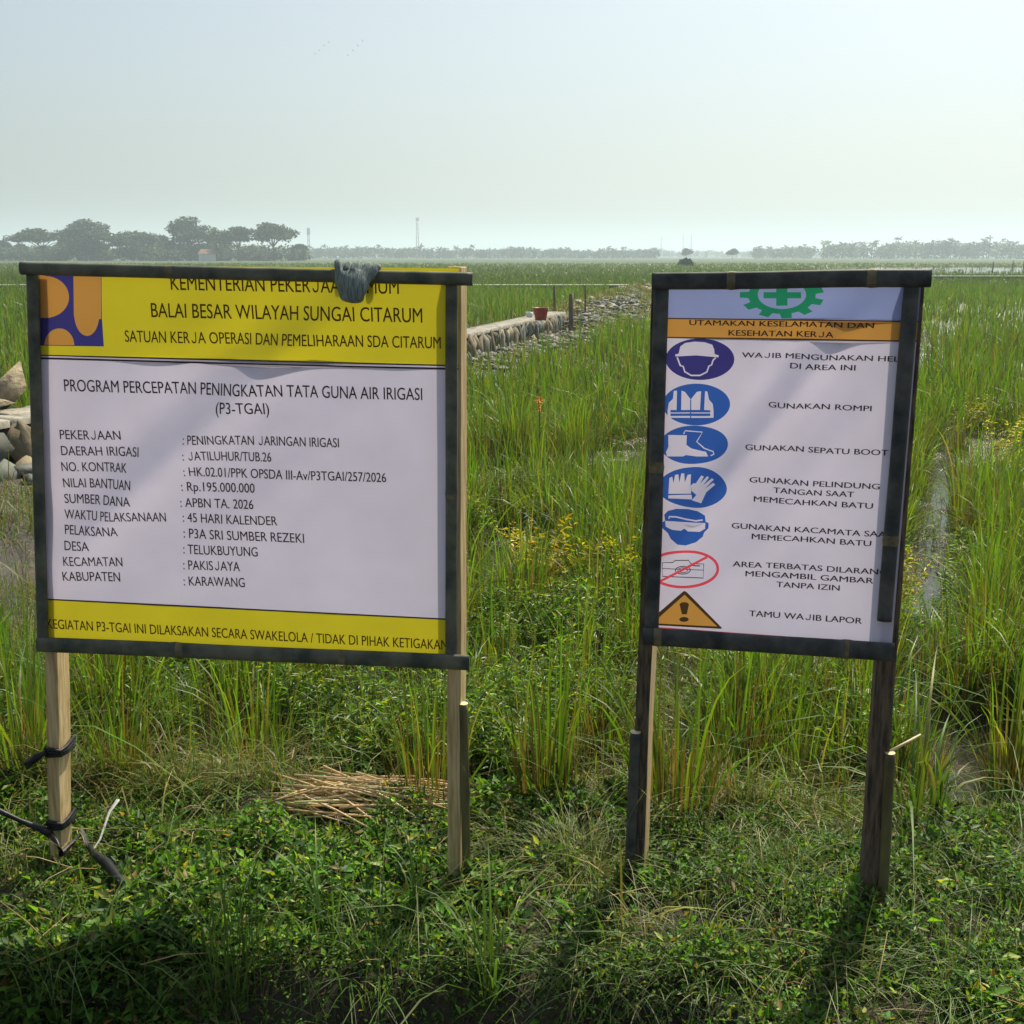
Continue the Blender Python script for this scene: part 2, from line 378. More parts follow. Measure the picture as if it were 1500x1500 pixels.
    def text(s, body, p0, p1, cap, mt='p_ink', bold=0.0):
        """one printed line: baseline from pixel p0 to pixel p1, cap height in pixels"""
        cu = bpy.data.curves.new('lettering', 'FONT'); cu.body = body.replace('J', 'U'); cu.resolution_u = 4
        cu.materials.append(M[mt]); cu.materials.append(M['p_white'])
        for i, ch in enumerate(body):
            if ch == 'J': cu.body_format[i].material_index = 1        # this face hangs its J below the line: make one that sits on it
        ob = bpy.data.objects.new('lettering', cu); COL.objects.link(ob)
        bpy.context.view_layer.update(); dg = bpy.context.evaluated_depsgraph_get()
        me = bpy.data.meshes.new_from_object(ob.evaluated_get(dg)); bpy.data.objects.remove(ob); bpy.data.curves.remove(cu)
        nv = len(me.vertices); co = np.zeros(nv * 3, np.float32); me.vertices.foreach_get('co', co); co = co.reshape(-1, 3)
        par = list(range(nv))
        def find(i):
            while par[i] != i: par[i] = par[par[i]]; i = par[i]
            return i
        for e in me.edges: par[find(e.vertices[0])] = find(e.vertices[1])
        roots = np.array([find(i) for i in range(nv)])
        for r_ in {find(p.vertices[0]) for p in me.polygons if p.material_index == 1}:
            k = np.where(roots == r_)[0]; x = co[k, 0]; lo, hi = x.min(), x.max(); mid = (lo + hi) / 2
            y_ = co[k, 1]; co[k, 1] = np.where((x < mid - .08) & (y_ > .2), .2, y_); co[k, 0] = mid + (x - mid) * .72
        for p in me.polygons: p.material_index = 0
        x0, x1 = co[:, 0].min(), co[:, 0].max()
        a = s.P.loc(*p0); b2 = s.P.loc(*p1); up = s.P.loc(p0[0], p0[1] - cap) - a; d = b2 - a
        capm = up[1]; q = a[None] + d[None] * ((co[:, 0] - x0) / (x1 - x0))[:, None] + np.stack([0 * co[:, 0], capm * co[:, 1] / .694], -1)
        V = np.stack([q[:, 0], -s.off(q[:, 0], q[:, 1]) - .0022, q[:, 1]], -1).astype(np.float32)
        me.vertices.foreach_set('co', V.ravel()); me.update()
        me.materials.clear(); me.materials.append(M[mt])
        if bold:                                                   # heavier print: the outline twice, slightly spread
            b3 = bmesh.new(); b3.from_mesh(me); dup = bmesh.ops.duplicate(b3, geom=b3.verts[:] + b3.edges[:] + b3.faces[:])
            dv = [g for g in dup['geom'] if isinstance(g, bmesh.types.BMVert)]; bmesh.ops.translate(b3, vec=(bold, -.00012, bold * .15), verts=dv); b3.to_mesh(me); b3.free()
        return link('lettering', me, None, s.o)
def strokes(pts, wd, closed):
    out = []; n = len(pts); P = [np.array(p, float) for p in pts]
    nrm = []
    for i in range(n):
        a = P[(i - 1) % n] if closed or i > 0 else P[i]; b = P[(i + 1) % n] if closed or i < n - 1 else P[i]
        d = b - a; d = d / max(1e-6, np.hypot(*d)); nrm.append(np.array([-d[1], d[0]]))
    for i in range(n if closed else n - 1):
        j = (i + 1) % n
        out.append([P[i] + nrm[i] * wd / 2, P[j] + nrm[j] * wd / 2, P[j] - nrm[j] * wd / 2, P[i] - nrm[i] * wd / 2])
    return out
def ell(cx, cy, rx, ry, n=48, a0=0, a1=360, clip=None):
    return [(cx + rx * math.cos(R(a0 + (a1 - a0) * k / (n if a1 - a0 == 360 else n - 1))), cy + ry * math.sin(R(a0 + (a1 - a0) * k / (n if a1 - a0 == 360 else n - 1)))) for k in range(n)]
def zz(pts, s, ox, oy): return [(ox + x * s, oy + y * s) for x, y in pts]

def bamboo_batten(P, pa, pb, width_px, y0, parent, mt, nodes=(), depth=.010, wob=.002):
    """split bamboo strip from pixel pa to pixel pb: half-round section, swollen nodes, slightly bowed"""
    a = P.loc(*pa); b = P.loc(*pb); L = np.hypot(*(b - a)); d = (b - a) / L; nn = np.array([-d[1], d[0]])
    if abs(d[1]) > abs(d[0]): wd = np.abs((P.loc(pa[0] + width_px, pa[1]) - a)[0])
    else: wd = np.abs((P.loc(pa[0], pa[1] + width_px) - a)[1])
    NS = 64; prof = [(-1, 0), (-.98, .35), (-.8, .72), (-.45, .95), (0, 1), (.45, .95), (.8, .72), (.98, .35), (1, 0), (.6, -.02), (-.6, -.02)]
    V = []; F = []; k = len(prof); seed = random.random() * 50
    for i in range(NS + 1):
        t = i / NS; c = a + (b - a) * t
        sw = sum(.10 * math.exp(-((t - tn) * L / .007) ** 2) for tn in nodes)
        wv = 1 + sw + .03 * mnoise.noise((t * 3, seed, 0)); bow = wob * mnoise.noise((t * 2.2, seed, 3))
        for (q, h) in prof:
            p = c + nn * (q * wd / 2 * wv + bow); V.append((p[0], y0 - h * depth * (1 + sw * 1.2), p[1]))
    for i in range(NS):
        for j in range(k): F.append((i * k + j, i * k + (j + 1) % k, (i + 1) * k + (j + 1) % k, (i + 1) * k + j))
    F.append(tuple(range(k))[::-1]); F.append(tuple(NS * k + j for j in range(k)))
    me = bpy.data.meshes.new('frame_batten'); me.from_pydata(V, [], F); me.materials.append(M[mt]); me.materials.append(M['bamboo_node'])
    for i in range(NS):
        t = (i + .5) / NS
        if any(abs(t - tn) * L < .008 for tn in nodes):
            for j in range(k): me.polygons[i * k + j].material_index = 1
    bm = bmesh.new(); bm.from_mesh(me); bmesh.ops.recalc_face_normals(bm, faces=bm.faces[:]); bm.to_mesh(me); bm.free()
    for p in me.polygons[:-2]: p.use_smooth = True
    return link('frame_batten', me, None, parent)
def post(P, pa, pb, w_, d_, y0, rz, parent, mt, below=.12, name='post'):
    """sawn post through pixels pa (top) and pb (ground), section w_ x d_, its front face at y0"""
    a = P.loc(*pa); b = P.loc(*pb); bm = bmesh.new()
    ax = Vector((a[0] - b[0], 0, a[1] - b[1])); L = ax.length; ax.normalize()
    bm_box(bm, (0, d_ / 2, (L - below) / 2), (w_, d_, L + below), bevel=.002)
    ed = [e for e in bm.edges if abs((e.verts[0].co - e.verts[1].co).normalized().z) > .99 and e.calc_length() > .3]
    bmesh.ops.subdivide_edges(bm, edges=ed, cuts=14, use_grid_fill=True)
    for v in bm.verts:
        s_ = mnoise.noise(Vector((v.co.z * 3 + a[0] * 9, v.co.x * 6, v.co.y * 6))) * .0022; v.co.x += s_; v.co.y += s_ * .6
    bmesh.ops.rotate(bm, cent=(0, 0, 0), matrix=Matrix.Rotation(rz, 3, 'Z'), verts=bm.verts)
    q = Vector((0, 0, 1)).rotation_difference(ax)
    bmesh.ops.rotate(bm, cent=(0, 0, 0), matrix=q.to_matrix(), verts=bm.verts)
    bmesh.ops.translate(bm, vec=(b[0], y0, b[1]), verts=bm.verts)
    return bm_obj(name, bm, M[mt], parent)
def stake(P, pa, pb, r, y0, parent, mt='stake', top='cut'):
    a = P.loc(*pa); b = P.loc(*pb); A = Acc(); n = 10; L = np.hypot(*(a - b)); pts = []; rad = []
    for i in range(25):
        t = i / 24; c = b + (a - b) * t; z_ = -.1 if i == 0 else 0
        pts.append((c[0], y0, c[1] + z_)); rad.append(r * (1 + .12 * math.exp(-((t - .45) * L / .006) ** 2) + .12 * math.exp(-((t - .9) * L / .006) ** 2)))
    tube(A, pts, rad, n); me = A.mesh('stake', col=False); me.materials.append(M[mt]); me.materials.append(M[top])
    for p in me.polygons:
        if len(p.vertices) == 3 and p.center.z > a[1] - .01: p.material_index = 1
        p.use_smooth = len(p.vertices) == 4
    return link('stake', me, None, parent)

# ================================================================== LEFT SIGN: project notice board
PL = Plane(at_z(80, 1240, 0), at_z(668, 1265, 0))
left = empty('project_sign', PL.o, PL.rz)
tag(left, 'wide yellow and white project notice banner in a bamboo frame on two timber posts', 'sign')
B = Banner(PL, [(48, 388), (672, 393), (669, 981), (66, 938)], 1)
B.build(left, [((60, 519.5), (653, 534.3), 'p_yellow'), ((60, 521.2), (653, 536.2), 'p_ink'), ((60, 523.3), (653, 538.6), 'p_white'), ((60, 526.2), (653, 541.6), 'p_ink'),
               ((72, 877), (650, 905.8), 'p_white'), ((72, 879), (650, 908), 'p_ink'), (None, None, 'p_yellow')])
yb, wi = 'p_ink_brown', 'p_ink'
for body, p0, p1, cap, mt in [
    ('KEMENTERIAN PEKERJAAN UMUM', (251, 424.5), (584.5, 430.5), 21, yb),
    ('BALAI BESAR WILAYAH SUNGAI CITARUM', (222.4, 464.4), (618.7, 472.5), 21, yb),
    ('SATUAN KERJA OPERASI DAN PEMELIHARAAN SDA CITARUM', (183.6, 500.6), (645.8, 510.5), 17, yb),
    ('PROGRAM PERCEPATAN PENINGKATAN TATA GUNA AIR IRIGASI', (95, 572.8), (618.7, 586), 17.5, wi),
    ('(P3-TGAI)', (319.7, 604.5), (395, 606.5), 16.5, wi),
    ('PEKERJAAN', (88.7, 643), (175.3, 645), 13.7, wi), ('DAERAH IRIGASI', (90.5, 666.5), (202.7, 669.5), 13.7, wi),
    ('NO. KONTRAK', (91, 690), (186, 692.5), 13.7, wi), ('NILAI BANTUAN', (93, 714), (194.6, 716.5), 13.7, wi),
    ('SUMBER DANA', (94.2, 737.2), (195, 739.8), 13.6, wi), ('WAKTU PELAKSANAAN', (94.5, 760), (243.7, 764), 13.6, wi),
    ('PELAKSANA', (95.8, 782), (174.3, 784.6), 13.6, wi), ('DESA', (96.3, 804.9), (133, 806), 13.6, wi),
    ('KECAMATAN', (95, 827.7), (179.4, 830), 13.6, wi), ('KABUPATEN', (93.7, 850), (176, 852), 13.6, wi),
    (': PENINGKATAN JARINGAN IRIGASI', (271.8, 649.3), (497.6, 654.5), 13.5, wi), (': JATILUHUR/TUB.26', (271.8, 672.8), (398, 676), 13.5, wi),
    (': HK.02.01/PPK OPSDA III-Av/P3TGAI/257/2026', (271.5, 696.4), (566, 706), 13.5, wi), (': Rp.195.000.000', (267, 718.5), (374.4, 721), 13.5, wi),
    (': APBN TA. 2026', (265, 742.3), (373, 744.6), 13.5, wi), (': 45 HARI KALENDER', (268.5, 764), (407, 769), 13.5, wi),
    (': P3A SRI SUMBER REZEKI', (269.8, 787), (446, 795), 13.8, wi), (': TELUKBUYUNG', (269.8, 810), (378, 815), 13.8, wi),
    (': PAKISJAYA', (270, 833), (352, 836.5), 13.8, wi), (': KARAWANG', (270.5, 856.8), (359, 860), 13.8, wi),
    ('KEGIATAN P3-TGAI INI DILAKSAKAN SECARA SWAKELOLA / TIDAK DI PIHAK KETIGAKAN', (70, 920), (656, 951.5), 14, yb)]:
    B.text(body, p0, p1, cap, mt, .0004)
Z1 = lambda p: zz(p, 380 / 1500, 0, 360)
def arc(cx, cy, rx, ry, a0, a1, n=20): return [(cx + rx * math.cos(R(a0 + (a1 - a0) * k / (n - 1))), cy + ry * math.sin(R(a0 + (a1 - a0) * k / (n - 1)))) for k in range(n)]
B.shape('emblem', [
    ('p_navy', 1, Z1([(226, 130), (587, 130), (587, 415), (597, 583), (233, 577)])),
    ('p_orange', 2, Z1([(230, 130), (255, 130), (255, 172)] + arc(262, 296, 136, 121, -88, 88) + [(232, 417)])),
    ('p_orange', 2, Z1([(424, 130), (583, 130), (583, 424), (570, 424)] + arc(499, 400, 72, 122, 14, 166) + [(424, 400)])),
    ('p_orange', 2, Z1([(255, 573)] + arc(340, 576, 85, 98, 182, 358) + [(428, 576)]))])
B.finish()
bamboo_batten(PL, (36, 393), (694, 409), 19, -.016, left, 'bamboo', (.34, .72))
bamboo_batten(PL, (60, 940.5), (689, 967), 21, -.016, left, 'bamboo', (.33, .71))
bamboo_batten(PL, (50, 398), (65, 936), 17.5, -.006, left, 'bamboo', (.42,))
bamboo_batten(PL, (663, 408), (661.5, 962), 18, -.006, left, 'bamboo', (.55,))
post(PL, (60, 402), (79.5, 1240), .032, .062, .006, 0, left, 'timber')
post(PL, (664, 391), (664, 1262), .034, .05, .009, R(-9), left, 'timber')
stake(PL, (678, 1033), (682.5, 1268), .0115, .012, left)

# ================================================================== RIGHT SIGN: safety board
PR = Plane(at_z(930, 1275, 0), at_z(1272, 1325, 0))
right = empty('safety_sign', PR.o, PR.rz)
tag(right, 'narrow white safety rules banner with blue pictograms in a dark bamboo frame', 'sign')
Q = Banner(PR, [(972, 412), (1350, 408), (1306, 952), (948, 930)], 4)
T5 = lambda *p: zz(p, .3, 930, 380); T6 = lambda *p: zz(p, .3, 930, 680)
t5 = lambda x, y: (930 + .3 * x, 380 + .3 * y); t6 = lambda x, y: (930 + .3 * x, 680 + .3 * y)
Q.build(right, [(t5(165, 285), t5(1310, 299), 'p_lilac'), (t5(165, 291), t5(1310, 306), 'p_ink_brown'), (t5(155, 378), t5(1300, 395), 'p_orange'), (t5(155, 384), t5(1300, 402), 'p_ink_brown'),
                (t6(105, 795), t6(1230, 875), 'p_white'), (None, None, 'p_red')])
for body, p0, p1, cap in [
    ('UTAMAKAN KESELAMATAN DAN', t5(266, 320), t5(1165, 335), 7.6), ('KESEHATAN KERJA', t5(457, 371), t5(968, 381), 8.2),
    ('WAJIB MENGUNAKAN HELM', t5(522, 478), t5(1335, 500), 7.6), ('DI AREA INI', t5(757, 532), t5(1075, 542), 8),
    ('GUNAKAN ROMPI', t5(652, 720), t5(1153, 739), 7.8), ('GUNAKAN SEPATU BOOT', t5(540, 925), t5(1235, 957), 8),
    ('GUNAKAN PELINDUNG', t6(560, 87), t6(1193, 122), 8), ('TANGAN SAAT', t6(675, 139), t6(1068, 159), 8), ('MEMECAHKAN BATU', t6(580, 182), t6(1160, 216), 8),
    ('GUNAKAN KACAMATA SAAT', t6(472, 312), t6(1262, 358), 8), ('MEMECAHKAN BATU', t6(570, 363), t6(1152, 399), 8),
    ('AREA TERBATAS DILARANG', t6(478, 495), t6(1232, 540), 8), ('MENGAMBIL GAMBAR', t6(540, 543), t6(1163, 581), 8),
    ('TANPA IZIN', t6(690, 598), t6(998, 616), 8), ('TAMU WAJIB LAPOR', t6(557, 740), t6(1107, 778), 8.6)]:
    Q.text(body, p0, p1, cap, 'p_ink', .00065)
# green gear with a cross
gear = []
for k in range(11):
    a = 18 + k * 360 / 11
    for da, rr_ in ((-10, .8), (-7, 1.0), (7, 1.0), (10, .8)): gear.append((718 + 207 * rr_ * math.cos(R(a + da)), 176 + 113 * rr_ * math.sin(R(a + da))))
Q.shape('gear_emblem', [('p_green', 1, T5(*gear)), ('p_lilac', 2, T5(*ell(718, 172, 118, 70))), ('p_green', 3, T5((628, 160), (690, 160), (690, 128), (745, 128), (745, 160), (812, 160), (812, 190), (745, 190), (745, 226), (690, 226), (690, 190), (628, 190)))])
WH = 'p_white'
hb = [(197, 464), (214, 460), (222, 425), (245, 408), (290, 401), (340, 404), (378, 416), (388, 440), (390, 462), (410, 468), (408, 478), (300, 468), (198, 474)]
Q.shape('pictogram', [('p_navy', 1, T5(*ell(318, 487, 168, 101))), (WH, 2, T5(*hb)),
    (WH, 2, T5((207, 478), (212, 492), (222, 518), (236, 522), (244, 548), (275, 566), (318, 566), (352, 549), (362, 520), (375, 515), (382, 492), (395, 480)), 'stroke', 2.2, False)])
Q.shape('pictogram', [('p_blue', 1, T5(*ell(300, 708, 164, 102))),
    (WH, 2, T5((190, 642), (206, 640), (204, 735), (172, 735), (160, 735), (166, 700), (186, 680))), (WH, 2, T5((228, 640), (245, 646), (273, 684), (303, 646), (324, 643), (318, 735), (226, 735))), (WH, 2, T5((343, 643), (354, 644), (362, 684), (380, 705), (384, 738), (338, 735))),
    (WH, 2, T5((160, 747), (368, 747), (368, 752), (160, 752))), (WH, 2, T5((158, 764), (384, 764), (384, 774), (158, 773))), (WH, 2, T5((160, 735), (174, 735), (174, 768), (160, 768))), (WH, 2, T5((368, 737), (384, 738), (384, 768), (368, 768))),
    ('p_blue', 3, T5((273, 684), (272, 800)), 'stroke', 1.6, False)])
Q.shape('pictogram', [('p_blue', 1, T5(*ell(288, 906, 165, 95))), (WH, 2, T5((163, 857), (254, 858), (252, 905), (275, 922), (320, 936), (345, 942), (356, 966), (300, 964), (250, 955), (235, 962), (156, 962), (152, 940), (164, 915))),
    (WH, 2, T5((238, 852), (246, 836), (330, 843), (302, 890), (318, 905), (338, 925), (380, 942), (384, 955), (368, 962)), 'stroke', 1.7, False)])
Q.shape('pictogram', [('p_blue', 1, T6(*ell(283, 113, 169, 97))), (WH, 2, T6((168, 68), (182, 60), (188, 92), (196, 52), (212, 50), (216, 92), (226, 46), (240, 46), (242, 92), (256, 54), (272, 52), (270, 100), (274, 132), (272, 146), (163, 146))), (WH, 2, T6((163, 153), (276, 150), (280, 172), (162, 168))),
    (WH, 2, T6((276, 132), (272, 108), (284, 96), (296, 96), (322, 58), (336, 62), (318, 96), (352, 60), (362, 66), (332, 104), (376, 68), (386, 74), (342, 118), (384, 88), (394, 96), (350, 134), (326, 186), (278, 176), (300, 150)))])
Q.shape('pictogram', [('p_blue', 1, T6((146, 276), (142, 248), (160, 230), (200, 220), (260, 218), (310, 224), (345, 244), (348, 276), (362, 284), (360, 310), (340, 330), (332, 352), (300, 378), (250, 392), (210, 388), (176, 364), (160, 336), (134, 314), (128, 290))),
    (WH, 2, T6((146, 278), (346, 282), (344, 312), (318, 326), (284, 322), (262, 322), (244, 310), (226, 322), (180, 320), (150, 306))), (WH, 2, T6((166, 268), (166, 258), (200, 258), (250, 266), (300, 270), (334, 266)), 'stroke', 2.2, False)])
INK = 'p_ink'
Q.shape('pictogram', [('p_red', 1, T6(*ell(238, 511, 167, 88, 56)), 'stroke', 4.0, True), (INK, 2, T6((135, 478), (186, 476), (200, 466), (262, 468), (274, 485), (336, 488), (334, 556), (135, 545)), 'stroke', 1.3, True),
    (INK, 2, T6((136, 506), (336, 518)), 'stroke', 1.0, False), (INK, 2, T6(*ell(235, 516, 36, 19, 28)), 'stroke', 1.3, True), (INK, 2, T6(*ell(235, 516, 24, 12, 24)), 'stroke', 1.0, True), (INK, 2, T6((284, 495), (318, 497)), 'stroke', 1.6, False), ('p_red', 3, T6((100, 582), (352, 454)), 'stroke', 3.6, False)])
Q.shape('pictogram', [('p_ink_brown', 1, T6((234, 622), (243, 618), (254, 624), (426, 800), (418, 804), (62, 784), (64, 770))), ('p_orange', 2, T6((243, 636), (402, 792), (86, 776))),
    ('p_ink_brown', 3, T6((218, 682), (230, 673), (252, 673), (265, 682), (254, 732), (230, 732))), ('p_ink_brown', 3, T6(*ell(240, 757, 23, 12, 24)))])
Q.finish()
bamboo_batten(PR, (957, 411.5), (1363, 407), 25, -.018, right, 'bamboo_dark', (.3, .8))
bamboo_batten(PR, (944, 928), (1309, 951), 25, -.018, right, 'bamboo_dark', (.06, .82))
bamboo_batten(PR, (969.5, 418), (955, 930), 22, -.006, right, 'bamboo_dark', (.5,))
bamboo_batten(PR, (1335, 412), (1295, 908), 24, -.006, right, 'bamboo_dark', (.75,))
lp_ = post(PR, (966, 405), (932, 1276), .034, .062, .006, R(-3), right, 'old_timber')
lp_.data.materials.append(M['timber'])                       # right face in pale sawn wood, its sunlit brightness put into the colour
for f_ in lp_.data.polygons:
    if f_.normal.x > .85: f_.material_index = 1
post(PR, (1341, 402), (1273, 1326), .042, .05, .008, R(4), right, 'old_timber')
stake(PR, (931, 1072), (922.5, 1274), .0135, .0, right, 'bamboo_dark')
stake(PR, (1304, 1104), (1293, 1322), .012, .006, right, 'stake')
A = Acc()
tube(A, [(PR.loc(1300, 1106)[0], .01, PR.loc(1300, 1106)[1]), (PR.loc(1352, 1092)[0], .06, PR.loc(1352, 1092)[1])], [.004, .0025], 6)
link('bamboo_splinter', A.mesh('bamboo_splinter', col=False), M['cut'], right)

# ------------------------------------------------------------------ glove hung over the top bar of the left sign
def skin_obj(name, verts, edges, radii, mt, parent=None, sub=2):
    me = bpy.data.meshes.new(name); me.from_pydata(verts, edges, []); me.update()
    o = bpy.data.objects.new(name, me); COL.objects.link(o)
    sk = o.modifiers.new('s', 'SKIN'); sl = me.skin_vertices[0].data
    for i, r_ in enumerate(radii): sl[i].radius = r_ if hasattr(r_, '__len__') else (r_, r_)
    sl[0].use_root = True
    sb = o.modifiers.new('u', 'SUBSURF'); sb.levels = sub; sb.render_levels = sub
    bpy.context.view_layer.update(); dg = bpy.context.evaluated_depsgraph_get()
    m2 = bpy.data.meshes.new_from_object(o.evaluated_get(dg)); bpy.data.objects.remove(o)
    m2.materials.clear(); m2.materials.append(mt)
    for p in m2.polygons: p.use_smooth = True
    return link(name, m2, None, parent)
gb = PL.loc(522, 405)
gl = empty('work_glove', PL.o + PL.a * float(gb[0]) + Vector((0, 0, float(gb[1]))) + PL.nrm * .016, PL.rz)
tag(gl, 'grey knitted work glove draped over the top bar of the yellow notice board', 'glove')
GV = [(0, -.022, -.010), (-.003, -.025, -.030), (-.005, -.024, -.046), (-.005, -.022, -.056)]; GE = [(0, 1), (1, 2), (2, 3)]; GR = [(.040, .020), (.043, .022), (.040, .022), (.030, .018)]
for k, (dx, hz) in enumerate(((-.034, .030), (-.012, .025), (.010, .026), (.032, .024))):
    i = len(GV); GV += [(dx * .9, -.020, .010), (dx * 1.05, -.010, hz), (dx * 1.12, .012, hz - .001), (dx * 1.1, .022, .004), (dx * 1.05, .022, -.022 - .006 * k)]
    GE += [(0, i), (i, i + 1), (i + 1, i + 2), (i + 2, i + 3), (i + 3, i + 4)]; GR += [.0115, .0105, .0100, .0095, .0085]
i = len(GV); GV += [(.030, -.024, -.006), (.046, -.018, .006), (.052, -.004, .024), (.053, .014, .018)]; GE += [(0, i), (i, i + 1), (i + 1, i + 2), (i + 2, i + 3)]; GR += [.011, .010, .009, .008]
skin_obj('knitted_hand', GV, GE, GR, M['glove'], gl)
for ob_ in gl.children:
    for v in ob_.data.vertices:
        q_ = v.co * 55; v.co += v.normal * (.0012 * mnoise.noise(q_) + .0007 * mnoise.noise(v.co * 110)) + Vector((.004 * mnoise.noise(v.co * 24), 0, 0))
# ------------------------------------------------------------------ black plastic ties round the left post, rope, film strips
def post_loop(py, turns, mt, acc):
    c = PL.loc(56 + (py - 402) * .0235 + 6, py)
    for k in range(turns):
        z = c[1] + (k - turns / 2) * .008; x0 = c[0]
        xs = [(-.019, -.002), (.019, -.002), (.0195, .03), (.019, .071), (-.019, .071), (-.0195, .03)]
        pts = [(x0 + x, y, z + .004 * math.sin(i * 1.7 + k)) for i, (x, y) in enumerate(xs)]; pts.append(pts[0])
        tube(acc, pts, .0055, 6)
    return c
tie = empty('plastic_strap', PL.o, PL.rz); tag(tie, 'black plastic strap tied round the left notice board post with a loose tail', 'strap')
A = Acc(); c = post_loop(1101, 3, None, A)
link('loop', A.mesh('loop', True, False), M['black_plastic'], tie)
A = Acc(); tube(A, [(c[0] - .018, -.003, c[1]), (c[0] - .04, -.012, c[1] - .012), (c[0] - .065, -.01, c[1] - .03), (c[0] - .075, .0, c[1] - .05)], [.006, .011, .012, .004], 6)
link('tail', A.mesh('tail', True, False), M['black_plastic'], tie)
rope = empty('plastic_rope', PL.o, PL.rz); tag(rope, 'black plastic rope knotted low on the left post and trailing over the weeds', 'rope')
A = Acc(); c = post_loop(1208, 3, None, A)
link('loop', A.mesh('loop', True, False), M['black_plastic'], rope)
def lpt(px, py, yoff=0): q = PL.loc(px, py); return (q[0], yoff, q[1])
A = Acc()
tube(A, [lpt(-40, 1155, -.05), lpt(0, 1176, -.03), lpt(35, 1196, -.02), lpt(62, 1210, -.012), lpt(78, 1218, -.012)], [.007, .008, .006, .009, .012], 7)
link('taut_line', A.mesh('taut_line', True, False), M['black_plastic'], rope)
inv = Matrix.Translation(PL.o) @ Matrix.Rotation(PL.rz, 4, 'Z'); inv = inv.inverted()
def gl_pt(px, py, up=.05): p = ground_at(px, py); return inv @ Vector((p.x, p.y, p.z + up))
A = Acc()
tube(A, [lpt(76, 1216, -.012), lpt(92, 1225, -.03), lpt(106, 1233, -.06), gl_pt(122, 1252), gl_pt(138, 1275), gl_pt(160, 1305), gl_pt(182, 1325), gl_pt(196, 1345)], [.008, .007, .008, .006, .009, .014, .010, .004], 7)
link('tail', A.mesh('tail', True, False), M['black_plastic'], rope)
def film_strip(label, pts, wds):
    A = Acc(); V = []; P3 = [Vector(p) for p in pts]
    for i, p in enumerate(P3):
        d = (P3[min(i + 1, len(P3) - 1)] - P3[max(i - 1, 0)]).normalized(); a = d.cross(Vector((.2, -1, .4))).normalized()
        for k, q in enumerate((-1, -.3, .35, 1)): V.append(tuple(p + a * q * wds[i] / 2 + Vector((0, -1, .3)) * (.004 if k % 2 else -.002)))
    F = [(i * 4 + k, i * 4 + k + 1, i * 4 + k + 5, i * 4 + k + 4) for i in range(len(P3) - 1) for k in range(3)]
    A.add(V, np.array(F)); o = link('plastic_film', A.mesh('plastic_film', True, False), M['film']); tag(o, label, 'plastic strip', 'torn plastic strips beside the left post')
gw = lambda px, py, up: (lambda p: Vector((p.x, p.y, p.z + up)))(ground_at(px, py + 34 * up / .08))
film_strip('long clear plastic strip standing up from the black rope', [gw(137, 1262, .05), gw(150, 1236, .06), gw(165, 1210, .07), gw(178, 1186, .08)], [.004, .007, .008, .012])
film_strip('short white plastic strip curled at the end of the black rope', [gw(138, 1258, .05), gw(130, 1244, .06), gw(124, 1228, .07)], [.008, .018, .010])
film_strip('small clear plastic scrap lying low in the creepers', [gw(198, 1340, .05), gw(190, 1360, .05), gw(184, 1372, .05)], [.006, .022, .012])

# ------------------------------------------------------------------ masonry wall, canal walls, rocks, bucket, sticks
def chip_np(seed, sc=(1, 1, 1), npt=13):
    r_ = random.Random(seed); bm = bmesh.new()
    for _ in range(npt):
        v = Vector((r_.gauss(0, 1), r_.gauss(0, 1), r_.gauss(0, 1))).normalized() * r_.uniform(.75, 1.1); bm.verts.new((v.x * sc[0], v.y * sc[1], v.z * sc[2]))
    h = bmesh.ops.convex_hull(bm, input=bm.verts[:]); bmesh.ops.delete(bm, geom=[g for g in h['geom_interior'] if isinstance(g, bmesh.types.BMVert)], context='VERTS')
    bmesh.ops.triangulate(bm, faces=bm.faces[:]); bm.verts.index_update()
    V = np.array([tuple(v.co) for v in bm.verts]); F = np.array([[v.index for v in f.verts] for f in bm.faces]); bm.free(); return V, F
def rock_np(seed, sub=2, sc=(1, 1, 1), rough=.32):
    bm = bmesh.new(); bmesh.ops.create_icosphere(bm, subdivisions=sub, radius=1)
    for v in bm.verts:
        p = v.co * 1.1 + Vector((seed * 3.7, seed * 1.3, seed)); k = 1 + rough * mnoise.noise(p) + rough * .45 * mnoise.noise(p * 2.7) + rough * .22 * mnoise.noise(p * 7)
        q = v.co * k
        for a_ in range(3): q[a_] = max(-.9, min(.9, q[a_]))
        v.co = Vector((q.x * sc[0], q.y * sc[1], q.z * sc[2]))
    V = np.array([tuple(v.co) for v in bm.verts]); bm.verts.index_update(); F = np.array([[v.index for v in f.verts] for f in bm.faces]); bm.free(); return V, F
wall = empty('stone_wall', (WALL[1][0], WALL[1][1], -.5)); tag(wall, 'low stone masonry irrigation wall with a flat concrete top behind the notice board', 'wall')
wo = Vector(wall.location)
A = Acc(); S = Acc(); T = Acc()
TH = .52
